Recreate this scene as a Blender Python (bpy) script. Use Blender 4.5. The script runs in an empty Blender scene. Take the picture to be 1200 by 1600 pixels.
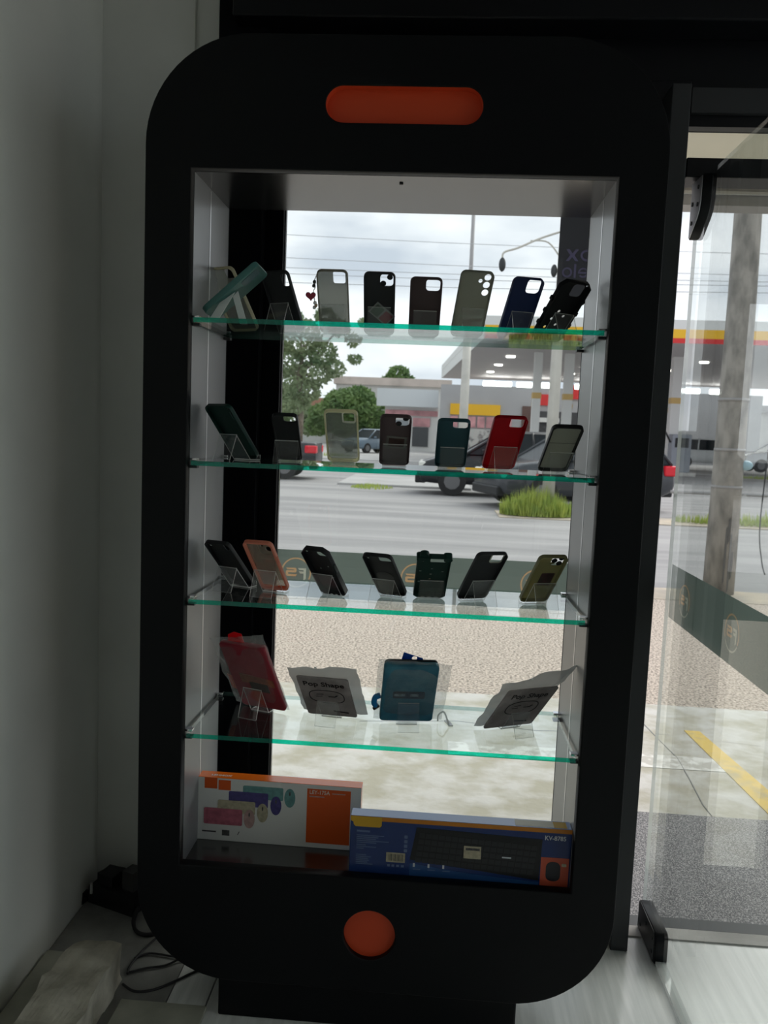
import bpy, bmesh, math, random
from mathutils import Matrix, Vector, noise
random.seed(7)
sc = bpy.context.scene
COL = sc.collection
E = 1.28                       # eye height above the shop floor; z values below written relative to the eye get + E
PI = math.pi

# ---------------------------------------------------------------- camera
YAW, PIT, ROL, F = 0.0608, -0.0982, 0.0412, 1260.0
cy, sy, cp, sp = math.cos(YAW), math.sin(YAW), math.cos(PIT), math.sin(PIT)
fw = Vector((-sy * cp, cy * cp, sp)); rt = Vector((cy, sy, 0)); up = rt.cross(fw)
r2 = rt * math.cos(ROL) + up * math.sin(ROL); u2 = up * math.cos(ROL) - rt * math.sin(ROL)
cam = bpy.data.cameras.new('camera'); camo = bpy.data.objects.new('camera', cam); COL.objects.link(camo)
m = Matrix((r2, u2, -fw)).transposed().to_4x4(); m.translation = Vector((0.0897, -1.592, E)); camo.matrix_world = m
cam.sensor_width = 36; cam.sensor_fit = 'AUTO'; cam.lens = F / 1600 * 36; cam.clip_start = 0.05; cam.clip_end = 500
cam.dof.use_dof = True; cam.dof.focus_distance = 1.72; cam.dof.aperture_fstop = 9.0
sc.camera = camo

# ---------------------------------------------------------------- light and exposure
SKY, SUN = 0.98, 1.9
w = bpy.data.worlds.new('world'); sc.world = w; w.use_nodes = True
nt = w.node_tree; N = nt.nodes; L = nt.links; N.clear()
out = N.new('ShaderNodeOutputWorld'); bg = N.new('ShaderNodeBackground'); L.new(bg.outputs[0], out.inputs[0])
tc = N.new('ShaderNodeTexCoord'); mp = N.new('ShaderNodeMapping'); mp.inputs['Scale'].default_value = (2.6, 2.6, 6.5)
L.new(tc.outputs['Generated'], mp.inputs[0])
nz = N.new('ShaderNodeTexNoise'); nz.inputs['Scale'].default_value = 1.5; nz.inputs['Detail'].default_value = 6; nz.inputs['Roughness'].default_value = 0.5
L.new(mp.outputs[0], nz.inputs['Vector'])
cr = N.new('ShaderNodeValToRGB'); cr.color_ramp.elements[0].position = 0.34; cr.color_ramp.elements[0].color = (0.53, 0.585, 0.67, 1)
cr.color_ramp.elements[1].position = 0.58; cr.color_ramp.elements[1].color = (0.93, 0.95, 0.985, 1)
L.new(nz.outputs['Fac'], cr.inputs[0]); L.new(cr.outputs[0], bg.inputs[0]); bg.inputs[1].default_value = SKY
sun = bpy.data.lights.new('veiled_sun', 'SUN'); sun.energy = SUN; sun.angle = math.radians(50); sun.color = (1.0, 0.965, 0.91)
suno = bpy.data.objects.new('veiled_sun', sun); COL.objects.link(suno)
suno.rotation_euler = Vector((-0.64, -0.58, -0.8)).to_track_quat('-Z', 'Y').to_euler()
sc.view_settings.view_transform = 'Standard'; sc.view_settings.look = 'None'
sc.view_settings.exposure = 0.4; sc.view_settings.gamma = 1.0; sc.view_settings.use_curve_mapping = False
sc.cycles.max_bounces = 14; sc.cycles.diffuse_bounces = 6; sc.cycles.glossy_bounces = 6; sc.cycles.transmission_bounces = 8
sc.cycles.transparent_max_bounces = 48; sc.cycles.use_denoising = True; sc.cycles.sample_clamp_indirect = 6.0

# ---------------------------------------------------------------- materials
def newmat(name):
    mt = bpy.data.materials.new(name); mt.use_nodes = True; mt.node_tree.nodes.clear(); return mt, mt.node_tree.nodes, mt.node_tree.links
def _noise(n, l, scale, stretch=None, detail=4.0, rough=0.55, obj=True):
    t = n.new('ShaderNodeTexCoord'); mpn = n.new('ShaderNodeMapping')
    if stretch: mpn.inputs['Scale'].default_value = stretch
    l.new(t.outputs['Object'], mpn.inputs[0]); z = n.new('ShaderNodeTexNoise'); z.inputs['Scale'].default_value = scale
    z.inputs['Detail'].default_value = detail; z.inputs['Roughness'].default_value = rough
    l.new(mpn.outputs[0], z.inputs['Vector']); return z
def pbr(name, col, rough=0.5, metal=0.0, ior=1.45, var=0.0, scale=20, bump=0.0, stretch=None, col2=None, lo=0.35, hi=0.65, trans=0.0, bumpdist=0.01, detail=4.0):
    mt, n, l = newmat(name); o = n.new('ShaderNodeOutputMaterial'); p = n.new('ShaderNodeBsdfPrincipled')
    p.inputs['Base Color'].default_value = (*col, 1); p.inputs['Roughness'].default_value = rough; p.inputs['Metallic'].default_value = metal; p.inputs['IOR'].default_value = ior
    csock = None
    if col2 or var or bump:
        z = _noise(n, l, scale, stretch, detail)
        if col2 or var:
            c = n.new('ShaderNodeValToRGB'); a, b = c.color_ramp.elements; a.position, b.position = lo, hi
            c2 = col2 or tuple(max(0, v * (1 - var)) for v in col); a.color = (*c2, 1); b.color = (*col, 1)
            l.new(z.outputs['Fac'], c.inputs[0]); l.new(c.outputs[0], p.inputs['Base Color']); csock = c.outputs[0]
        if bump:
            b = n.new('ShaderNodeBump'); b.inputs['Strength'].default_value = bump; b.inputs['Distance'].default_value = bumpdist
            l.new(z.outputs['Fac'], b.inputs['Height']); l.new(b.outputs[0], p.inputs['Normal'])
    if trans:
        t = n.new('ShaderNodeBsdfTranslucent'); t.inputs[0].default_value = (*col, 1); mx = n.new('ShaderNodeMixShader'); mx.inputs[0].default_value = trans
        if csock: l.new(csock, t.inputs[0])
        l.new(p.outputs[0], mx.inputs[1]); l.new(t.outputs[0], mx.inputs[2]); l.new(mx.outputs[0], o.inputs[0])
    else: l.new(p.outputs[0], o.inputs[0])
    return mt
def glass(name, tint=(0.97, 0.985, 0.98), f0=0.04, rough=0.0, haze=0.0, hazecol=(0.8, 0.8, 0.8), gain=0.96, crumple=0.0):
    """thin clear sheet: straight-through transmission, Schlick reflection, optional milky share"""
    mt, n, l = newmat(name); o = n.new('ShaderNodeOutputMaterial'); g = n.new('ShaderNodeNewGeometry')
    dot = n.new('ShaderNodeVectorMath'); dot.operation = 'DOT_PRODUCT'; l.new(g.outputs['Incoming'], dot.inputs[0]); l.new(g.outputs['Normal'], dot.inputs[1])
    def mth(op, a, b=None):
        q = n.new('ShaderNodeMath'); q.operation = op
        for i, v in enumerate((a, b)):
            if v is None: continue
            if isinstance(v, (int, float)): q.inputs[i].default_value = v
            else: l.new(v, q.inputs[i])
        return q.outputs[0]
    c = mth('ABSOLUTE', dot.outputs['Value']); c = mth('MINIMUM', c, 1.0); c = mth('SUBTRACT', 1.0, c); c = mth('POWER', c, 5.0); c = mth('MULTIPLY', c, gain); c = mth('ADD', c, f0)
    tr = n.new('ShaderNodeBsdfTransparent'); tr.inputs[0].default_value = (*tint, 1)
    gl = n.new('ShaderNodeBsdfGlossy'); gl.inputs['Roughness'].default_value = rough; gl.inputs[0].default_value = (1, 1, 1, 1)
    if crumple:
        z = _noise(n, l, 45, None, 3); b = n.new('ShaderNodeBump'); b.inputs['Strength'].default_value = crumple; b.inputs['Distance'].default_value = 0.01
        l.new(z.outputs['Fac'], b.inputs['Height']); l.new(b.outputs[0], gl.inputs['Normal'])
    base = tr.outputs[0]
    if haze:
        d = n.new('ShaderNodeBsdfDiffuse'); d.inputs[0].default_value = (*hazecol, 1); t2 = n.new('ShaderNodeBsdfTranslucent'); t2.inputs[0].default_value = (*hazecol, 1)
        m1 = n.new('ShaderNodeMixShader'); m1.inputs[0].default_value = 0.5; l.new(d.outputs[0], m1.inputs[1]); l.new(t2.outputs[0], m1.inputs[2])
        m2 = n.new('ShaderNodeMixShader'); m2.inputs[0].default_value = haze; l.new(base, m2.inputs[1]); l.new(m1.outputs[0], m2.inputs[2]); base = m2.outputs[0]
    mx = n.new('ShaderNodeMixShader'); l.new(c, mx.inputs[0]); l.new(base, mx.inputs[1]); l.new(gl.outputs[0], mx.inputs[2]); l.new(mx.outputs[0], o.inputs[0])
    return mt
def emit(name, col, s):
    mt, n, l = newmat(name); o = n.new('ShaderNodeOutputMaterial'); e = n.new('ShaderNodeEmission'); e.inputs[0].default_value = (*col, 1); e.inputs[1].default_value = s
    l.new(e.outputs[0], o.inputs[0]); return mt

M = {}
M['cab'] = pbr('black_lacquer', (0.0022, 0.003, 0.0042), 0.50, ior=1.30)
M['cabin'] = pbr('lit_black_melamine', (0.20, 0.205, 0.215), 0.36, ior=1.9)  # same black laminate as the top panel; daylight put into its grey
M['cabtop'] = pbr('black_melamine', (0.012, 0.013, 0.014), 0.22, ior=2.3)
M['orange'] = pbr('orange_paint', (0.66, 0.072, 0.018), 0.5)
M['alu'] = pbr('brushed_aluminium', (0.75, 0.75, 0.76), 0.3, metal=0.9)
M['blackmetal'] = pbr('black_powder_coat', (0.004, 0.005, 0.007), 0.4, ior=1.35)
M['post'] = pbr('matt_black_post', (0.0025, 0.003, 0.005), 0.65, ior=1.2)
M['darkmetal'] = pbr('dark_grey_metal', (0.03, 0.033, 0.036), 0.45)
M['satin'] = pbr('satin_steel', (0.72, 0.71, 0.74), 0.45, metal=0.6)
M['chrome'] = pbr('chrome', (0.8, 0.8, 0.82), 0.12, metal=1.0)
M['wall'] = pbr('painted_plaster', (0.86, 0.87, 0.815), 0.7, var=0.10, scale=1.3, bump=0.05, bumpdist=0.004, detail=8)
M['wallb'] = pbr('painted_plaster_facade', (0.86, 0.875, 0.83), 0.75, var=0.12, scale=2.0, bump=0.05, bumpdist=0.004, detail=8)
M['ceil'] = pbr('grey_ceiling', (0.26, 0.26, 0.265), 0.8)
M['wallr'] = pbr('grey_rear_wall', (0.16, 0.16, 0.165), 0.8)
M['tile'] = pbr('glossy_floor_tile', (0.90, 0.91, 0.885), 0.18, col2=(0.70, 0.72, 0.695), scale=9, stretch=(6.0, 0.35, 1.0), lo=0.32, hi=0.68, bump=0.02)
M['grout'] = pbr('grout', (0.28, 0.28, 0.27), 0.85)
M['plaster'] = pbr('broken_plaster', (0.70, 0.66, 0.55), 0.9, col2=(0.42, 0.39, 0.31), scale=14, bump=0.5, detail=8)
M['strip'] = pbr('old_tile_strip', (0.46, 0.46, 0.38), 0.5, col2=(0.33, 0.33, 0.27), scale=9)
M['winglass'] = glass('window_glass', (0.965, 0.985, 0.975), 0.035)
M['doorglass'] = glass('door_glass', (0.955, 0.98, 0.97), 0.045)
M['shelfglass'] = glass('shelf_glass', (0.935, 0.975, 0.965), 0.105)
M['shelfunder'] = glass('shelf_glass_under', (0.955, 0.985, 0.975), 0.03, gain=0.5)
M['edgedark'] = glass('glass_edge_dark', (0.05, 0.10, 0.09), 0.05, haze=0.05, hazecol=(0.05, 0.12, 0.1))
M['edge'] = glass('glass_edge_green', (0.012, 0.74, 0.50), 0.04, haze=0.2, hazecol=(0.03, 0.75, 0.55))
M['edgedull'] = glass('glass_edge_dull', (0.42, 0.60, 0.55), 0.05, haze=0.10, hazecol=(0.15, 0.4, 0.34))
M['film'] = pbr('frosted_film', (0.44, 0.49, 0.465), 0.6, trans=0.75)
M['acryl'] = glass('clear_acrylic', (0.975, 0.98, 0.98), 0.04, haze=0.018)
M['acryledge'] = glass('acrylic_edge', (0.8, 0.83, 0.84), 0.06, haze=0.55, hazecol=(0.97, 0.97, 0.95))
M['vinyl'] = pbr('dark_vinyl', (0.23, 0.235, 0.26), 0.5, trans=0.8)
M['vinyltxt'] = pbr('vinyl_letter', (0.34, 0.33, 0.45), 0.5, trans=0.8)
M['logotan'] = pbr('logo_tan', (0.85, 0.68, 0.50), 0.6, trans=0.75)
M['logopale'] = pbr('logo_pale', (0.78, 0.79, 0.72), 0.6, trans=0.75)
M['white'] = pbr('white_plastic', (0.82, 0.84, 0.83), 0.35, trans=0.15)
M['blackp'] = pbr('black_rubber', (0.010, 0.011, 0.013), 0.5)

def pile(name, base, col2, scale, **k): return pbr(name, base, 0.9, col2=col2, scale=scale, **k)
M['concrete'] = pbr('stained_concrete', (0.62, 0.605, 0.57), 0.85, col2=(0.45, 0.425, 0.345), scale=7, stretch=(1, 1.15, 1), lo=0.38, hi=0.60, bump=0.8, bumpdist=0.012, detail=15)
M['granite'] = pbr('speckled_granite', (0.42, 0.40, 0.40), 0.45, col2=(0.045, 0.045, 0.05), scale=250, lo=0.46, hi=0.62, detail=2)
M['gravel'] = pbr('gravel', (0.66, 0.565, 0.48), 0.95, col2=(0.17, 0.145, 0.12), scale=70, lo=0.36, hi=0.58, bump=0.6, bumpdist=0.012, detail=6)
M['dirt'] = pbr('sandy_dirt', (0.55, 0.47, 0.36), 0.95, col2=(0.38, 0.34, 0.29), scale=3, bump=0.3, detail=8)
M['road'] = pbr('worn_asphalt', (0.355, 0.345, 0.34), 0.85, col2=(0.25, 0.245, 0.245), scale=0.9, stretch=(0.22, 1.6, 1), lo=0.38, hi=0.62, detail=8)
M['kerb'] = pbr('kerb_concrete', (0.62, 0.60, 0.57), 0.9, var=0.25, scale=3)
M['forecourt'] = pbr('forecourt_concrete', (0.47, 0.46, 0.45), 0.85, var=0.2, scale=0.6)
M['yellow'] = pbr('yellow_road_paint', (0.78, 0.56, 0.16), 0.8, col2=(0.55, 0.45, 0.25), scale=12, detail=8, lo=0.3, hi=0.5)
M['soffit'] = pbr('beige_soffit', (0.86, 0.80, 0.68), 0.8, var=0.06, scale=3)
M['greymetal'] = pbr('grey_fascia', (0.36, 0.35, 0.35), 0.6)
M['grass'] = pbr('grass_blades', (0.46, 0.52, 0.12), 0.8, col2=(0.28, 0.38, 0.09), scale=6, trans=0.35)
M['leaf'] = pbr('tree_leaves', (0.20, 0.30, 0.10), 0.7, col2=(0.08, 0.16, 0.05), scale=0.9, trans=0.35)
M['leaf2'] = pbr('eucalyptus_leaves', (0.30, 0.36, 0.20), 0.7, col2=(0.15, 0.22, 0.11), scale=0.7, trans=0.35)
M['bark'] = pbr('bark', (0.22, 0.18, 0.14), 0.9, var=0.4, scale=6, bump=0.4)
M['polec'] = pbr('weathered_concrete_pole', (0.40, 0.375, 0.345), 0.9, col2=(0.21, 0.20, 0.185), scale=7, stretch=(1.3, 1.3, 0.55), lo=0.36, hi=0.60, bump=0.3, detail=10)
M['pale'] = pbr('pale_painted_concrete', (0.60, 0.58, 0.53), 0.8, var=0.2, scale=2)
M['wire'] = pbr('cable_black', (0.03, 0.03, 0.033), 0.6)

# ---------------------------------------------------------------- geometry helpers
def link(o, parent=None):
    COL.objects.link(o)
    if parent: o.parent = parent
    return o
def tag(o, label=None, cat=None, group=None, kind=None):
    for k, v in (('label', label), ('category', cat), ('group', group), ('kind', kind)):
        if v: o[k] = v
    return o
def thing(name, label, cat, loc=(0, 0, 0), rotz=0.0, group=None, mat=None):
    o = bpy.data.objects.new(name, None); o.empty_display_size = 0.05
    if mat is not None: o.matrix_world = mat
    else: o.location = loc; o.rotation_euler = (0, 0, rotz)
    link(o); return tag(o, label, cat, group)
def meshobj(name, me, mat=None, parent=None, xf=None):
    if xf is not None: me.transform(xf)
    if mat is not None:
        for q in (mat if isinstance(mat, (list, tuple)) else [mat]): me.materials.append(q)
    return link(bpy.data.objects.new(name, me), parent)
def bmobj(name, bm, mat, parent=None, smooth=False):
    me = bpy.data.meshes.new(name); bm.normal_update(); bm.to_mesh(me); bm.free()
    if smooth:
        for p in me.polygons: p.use_smooth = True
    return meshobj(name, me, mat, parent)
def addbox(bm, x0, x1, y0, y1, z0, z1, mi=0):
    v = [bm.verts.new(c) for c in ((x0, y0, z0), (x1, y0, z0), (x1, y1, z0), (x0, y1, z0), (x0, y0, z1), (x1, y0, z1), (x1, y1, z1), (x0, y1, z1))]
    fs = [bm.faces.new([v[i] for i in q]) for q in ((0, 3, 2, 1), (4, 5, 6, 7), (0, 1, 5, 4), (1, 2, 6, 5), (2, 3, 7, 6), (3, 0, 4, 7))]
    for f in fs: f.material_index = mi
    return v, fs
def box(name, x0, x1, y0, y1, z0, z1, mat, parent=None, bev=0.0, seg=2):
    bm = bmesh.new(); addbox(bm, x0, x1, y0, y1, z0, z1)
    if bev: bmesh.ops.bevel(bm, geom=list(bm.edges), offset=bev, segments=seg, affect='EDGES', profile=0.5)
    return bmobj(name, bm, mat, parent)
def struct(o): o['kind'] = 'structure'; return o
def rrect(w_, h_, r, cx=0, cy_=0, n=8):
    pts = []
    for sx, sy_, a0 in ((1, 1, 0), (-1, 1, 90), (-1, -1, 180), (1, -1, 270)):
        for i in range(n + 1):
            a = math.radians(a0 + 90 * i / n); pts.append((cx + sx * (w_ / 2 - r) + r * math.cos(a), cy_ + sy_ * (h_ / 2 - r) + r * math.sin(a)))
    return pts
def cham(w_, h_, c, cx=0, cy_=0):
    a, b = w_ / 2, h_ / 2
    return [(cx + x, cy_ + y) for x, y in ((a, b - c), (a - c, b), (-a + c, b), (-a, b - c), (-a, -b + c * .6), (-a + c * .6, -b), (a - c * .6, -b), (a, -b + c * .6))]
def circ(r, cx=0, cy_=0, n=28): return [(cx + r * math.cos(2 * PI * i / n), cy_ + r * math.sin(2 * PI * i / n)) for i in range(n)]
def plate_me(loops, thick, bev=0.0):
    cu = bpy.data.curves.new('plate', 'CURVE'); cu.dimensions = '2D'; cu.fill_mode = 'BOTH'; cu.extrude = max(1e-5, thick / 2 - bev)
    if bev: cu.bevel_depth = bev; cu.bevel_resolution = 2; cu.offset = -bev
    for pts in loops:
        s = cu.splines.new('POLY'); s.points.add(len(pts) - 1); s.use_cyclic_u = True
        for p, c in zip(s.points, pts): p.co = (c[0], c[1], 0, 1)
    o = bpy.data.objects.new('plate', cu); me = bpy.data.meshes.new_from_object(o); bpy.data.objects.remove(o); bpy.data.curves.remove(cu)
    me.materials.clear(); return me
XZ = Matrix(((1, 0, 0, 0), (0, 0, -1, 0), (0, 1, 0, 0), (0, 0, 0, 1)))      # plate's x,y -> world x,z; its +z -> -y (towards the shop)
def plate(name, loops, thick, mat, parent=None, xf=None, bev=0.0): return meshobj(name, plate_me(loops, thick, bev), mat, parent, xf)
def text(name, s, size, mat, parent=None, xf=None, thick=0.0003, bold=0.0, align='LEFT', sx=1.0, shear=0.0):
    cu = bpy.data.curves.new('txt', 'FONT'); cu.body = s; cu.size = size; cu.extrude = thick; cu.offset = bold; cu.align_x = align; cu.align_y = 'CENTER'; cu.shear = shear; cu.resolution_u = 3
    o = bpy.data.objects.new('txt', cu); me = bpy.data.meshes.new_from_object(o); bpy.data.objects.remove(o); bpy.data.curves.remove(cu); me.materials.clear()
    if sx != 1: me.transform(Matrix.Diagonal((sx, 1, 1, 1)))
    return meshobj(name, me, mat, parent, xf)
def T(x, y, z): return Matrix.Translation((x, y, z))
def addtube(bm, pts, r, n=8, cap=True, rads=None):
    pts = [Vector(p) for p in pts]; rings = []; prev = None
    for i, p in enumerate(pts):
        d = (pts[min(i + 1, len(pts) - 1)] - pts[max(i - 1, 0)]).normalized()
        if prev is None: a = d.orthogonal().normalized()
        else: a = (prev - d * prev.dot(d)).normalized()
        prev = a; b = d.cross(a); rr = rads[i] if rads else r
        rings.append([bm.verts.new(p + a * math.cos(2 * PI * k / n) * rr + b * math.sin(2 * PI * k / n) * rr) for k in range(n)])
    for q0, q1 in zip(rings, rings[1:]):
        for k in range(n): bm.faces.new((q0[k], q0[(k + 1) % n], q1[(k + 1) % n], q1[k]))
    if cap: bm.faces.new(rings[0][::-1]); bm.faces.new(rings[-1])
def tube(name, pts, r, mat, parent=None, n=8, rads=None):
    bm = bmesh.new(); addtube(bm, pts, r, n, True, rads); return bmobj(name, bm, mat, parent, smooth=True)
def smoothpts(pts, k=6):
    P_ = [Vector(p) for p in pts]; o = []
    for i in range(len(P_) - 1):
        p0, p1, p2, p3 = P_[max(i - 1, 0)], P_[i], P_[i + 1], P_[min(i + 2, len(P_) - 1)]
        for j in range(k):
            t = j / k; o.append(0.5 * ((2 * p1) + (p2 - p0) * t + (2 * p0 - 5 * p1 + 4 * p2 - p3) * t * t + (3 * p1 - p0 - 3 * p2 + p3) * t ** 3))
    return o + [P_[-1]]

# ================================================================ THE ROOM
struct(box('ceiling', -0.95, 3.6, -5.0, 0.62, 1.62 + E, 1.74 + E, M['ceil']))
struct(box('wall_left', -0.91, -0.79, -5.0, 0.62, -0.12, 1.62 + E, M['wall']))
wr = struct(box('wall_right', 3.4, 3.52, -5.0, -3.2, 0, 1.62 + E, M['wall'])); box('wall_above_glass', 3.4, 3.52, -3.2, 0.62, 1.45 + E, 1.62 + E, M['wall'], wr)
w4 = struct(box('window_4', 3.45, 3.456, -3.2, 0.5, 0.05, 1.45 + E, M['winglass']))          # the shop is glazed on its other street side too
for yy in (-3.2, -1.96, -0.72, 0.5): box('glazing_bar', 3.42, 3.48, yy - 0.025, yy + 0.025, 0, 1.45 + E, M['blackmetal'], w4)
struct(box('wall_back', -0.79, 3.4, -5.0, -4.9, 0, 1.62 + E, M['wallr']))
# facade side: plastered pier with a recessed groove, beside the window
pier = struct(box('wall_front', -0.79, -0.555, 0.48, 0.62, -0.1, 1.62 + E, M['wallb']))
box('pier_return', -0.538, -0.46, 0.48, 0.62, -0.1, 1.62 + E, M['wallb'], pier)
box('groove_back', -0.555, -0.538, 0.492, 0.62, -0.1, 1.62 + E, M['wallb'], pier)
# floor: base, tiles laid one by one, and the older screed in the corner
floor = struct(box('floor', -0.79, 3.4, -4.9, 0.48, -0.15, -0.006, M['grout']))
tm = None
for i in range(7):
    for j in range(4):
        x0 = -0.36 + 0.53 * (i - 1); y1 = 0.478 - 0.60 * j
        xa, xb = max(x0, -0.45), min(x0 + 0.527, 3.39)
        if xb - xa < 0.03: continue
        box('floor_tile', xa, xb, y1 - 0.597, y1, -0.006, 0.0, M['tile'], floor, bev=0.001, seg=1)
box('floor_slab', 3.0, 3.395, -1.9, 0.478, -0.006, 0.0, M['tile'], floor)
box('floor_screed', -0.788, -0.452, -4.89, 0.478, -0.006, 0.0, pbr('dusty_screed', (0.36, 0.36, 0.34), 0.6, col2=(0.2, 0.2, 0.19), scale=7, detail=8), floor)
box('floor_rear', -0.45, 3.395, -4.89, -1.93, -0.006, 0.0, M['tile'], floor)

# facade: black posts, header, transom, bulkhead
fl = struct(box('trim_1', -0.48, -0.362, 0.425, 0.56, 0, 1.30 + E, M['post'], bev=0.003))
fl2 = struct(box('trim_2', -0.3605, -0.314, 0.452, 0.50, 0, 1.02 + E, M['post'], bev=0.002))
box('edge_glint', -0.314, -0.3115, 0.470, 0.479, 0, 1.02 + E, M['darkmetal'], fl2)  # grey strip stands in for grazing light on the post's edge
struct(box('trim_3', 0.589, 0.632, 0.367, 0.452, 0, 0.818 + E, M['darkmetal'], bev=0.002))
struct(box('trim_4', 0.56, 0.655, 0.455, 0.54, 0, 0.86 + E, M['blackmetal'], bev=0.002))
struct(box('trim_5', -0.312, 0.56, 0.455, 0.53, 0, 0.16, M['blackmetal'], bev=0.002))            # window sill rail
hd = struct(box('trim_6', 0.655, 3.4, 0.445, 0.53, 0.637 + E, 0.682 + E, M['blackmetal'], bev=0.002))   # door header
up_ = struct(box('trim_7', -0.36, 3.4, 0.46, 0.498, 0.758 + E, 1.02 + E, M['blackmetal']))
box('lower_step', 0.656, 3.4, 0.446, 0.46, 0.785 + E, 0.842 + E, M['darkmetal'], up_)
struct(box('wall_front_upper', -0.35, 3.4, 0.48, 0.62, 1.02 + E, 1.62 + E, M['blackmetal']))
bulk = tag(box('shutter_box', -0.432, 3.38, 0.366, 0.458, 0.955 + E, 1.28 + E, M['blackmetal'], bev=0.004), 'long black shutter box running above the phone shaped cabinet and the doorway', 'shutter box')
box('shutter_rib', -0.40, 3.36, 0.362, 0.366, 1.0 + E, 1.006 + E, M['darkmetal'], bulk)
struct(box('trim_8', 1.62, 1.70, 0.45, 0.54, 0, 0.637 + E, M['blackmetal']))                       # far door jamb
thr = struct(box('trim_9', 0.632, 3.4, 0.478, 0.525, -0.06, 0.004, M['darkmetal']))                 # threshold strip
box('threshold_stone', 0.632, 1.62, 0.43, 0.477, 0.0, 0.004, M['kerb'], thr)
tr = struct(box('window_3', 0.655, 3.4, 0.49, 0.496, 0.682 + E, 0.758 + E, M['winglass']))
win2 = struct(box('window_2', 1.70, 3.4, 0.487, 0.493, 0.0, 0.637 + E, M['winglass']))

FSX = Matrix(((-1, 0, 0, 0), (0, 0, 1, 0), (0, 1, 0, 0), (0, 0, 0, 1)))     # lettering that reads from the street
def logo_loops():
    rr = 0.040
    def band(a0, a1):
        p = [(rr * math.cos(math.radians(a)), rr * math.sin(math.radians(a))) for a in range(a0, a1 + 1, 8)]
        return p + [(x * 0.9, y * 0.9) for x, y in reversed(p)]
    f = [(-0.0265, 0.0125), (-0.004, 0.0125), (-0.008, 0.0065), (-0.0195, 0.0065), (-0.0195, 0.0035), (-0.007, 0.0035), (-0.0105, -0.0025), (-0.0195, -0.0025), (-0.0195, -0.0215), (-0.0265, -0.0160)]
    g = [(0.0275, 0.0125), (0.002, 0.0125), (-0.001, 0.010), (-0.001, 0.002), (0.002, -0.0005), (0.021, -0.0005), (0.021, -0.0045), (-0.003, -0.0045), (0.001, -0.0105), (0.024, -0.0105), (0.0275, -0.0075), (0.0275, 0.003), (0.024, 0.0055), (0.006, 0.0055), (0.006, 0.0075), (0.0240, 0.0075)]
    return [('logo_ring', 'logotan', band(-25, 207)), ('logo_ring', 'logopale', band(214, 328)), ('logo_letter', 'logopale', f), ('logo_letter', 'logotan', g)]
def film(parent, base, x0, x1, z0, z1, centres, zc):
    """film strip with the ring and letters cut out of it and filled with tinted film; x runs as seen from the street"""
    cut = [[(x0, z0), (x1, z0), (x1, z1), (x0, z1)]]; fills = []
    for c in centres:
        for nm, mk, lp_ in logo_loops():
            q_ = [(c + x, zc + y) for x, y in lp_]; cut.append(q_); fills.append((nm, mk, q_))
    plate('film_band', cut, 0.0006, M['film'], parent, base)
    for nm, mk, q_ in fills: plate(nm, [q_], 0.0005, M[mk], parent, base)

win = struct(box('window_1', -0.312, 0.56, 0.480, 0.486, 0.16, 0.86 + E, M['winglass']))
film(win, T(0, 0.4875, E) @ FSX, -0.56, 0.312, -0.440, -0.316, [0.262, -0.053, -0.364], -0.376)
def letter_o(x, z, a, b, t): return [[(x + a * math.cos(2 * PI * i / 20), z + b * math.sin(2 * PI * i / 20)) for i in range(20)], [(x + (a - t) * math.cos(2 * PI * i / 20), z + (b - t) * math.sin(2 * PI * i / 20)) for i in range(20)]]
def letter_x(x, z, a, b, t): return [[(x - a, z + b), (x - a + t * 1.5, z + b), (x, z + t * .9), (x + a - t * 1.5, z + b), (x + a, z + b), (x + t, z), (x + a, z - b), (x + a - t * 1.5, z - b), (x, z - t * .9), (x - a + t * 1.5, z - b), (x - a, z - b), (x - t, z)]]
def letter_e(x, z, a, b, t):
    ou = [(x + a * math.cos(math.radians(d)), z + b * math.sin(math.radians(d))) for d in range(0, 321, 20)]; inn = [(x + (a - t) * math.cos(math.radians(d)), z + (b - t) * math.sin(math.radians(d))) for d in range(320, 199, -20)]
    return [ou + inn + [(x - a + t, z - t * .5), (x + a, z - t * .5)], [(x + (a - t) * math.cos(math.radians(d)), z + t * .5 + (b - t * 1.5) * math.sin(math.radians(d))) for d in range(0, 181, 20)]]
words_ = [letter_o(-0.441, 0.457, 0.016, 0.0145, 0.0055), letter_x(-0.405, 0.457, 0.016, 0.0145, 0.0055), letter_e(-0.434, 0.415, 0.0125, 0.0125, 0.0045), [[(-0.4165, 0.402), (-0.4110, 0.402), (-0.4110, 0.436), (-0.4165, 0.436)]], letter_o(-0.3945, 0.415, 0.0125, 0.0125, 0.0045)]
plate('vinyl_sheet', [[(-0.555, 0.352), (-0.371, 0.352), (-0.371, 0.80), (-0.555, 0.80)]] + [l_ for w_ in words_ for l_ in w_], 0.0006, M['vinyl'], win, T(0, 0.4885, E) @ FSX)
for w_ in words_: plate('vinyl_letter', w_, 0.0005, M['vinyltxt'], win, T(0, 0.4885, E) @ FSX)

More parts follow.
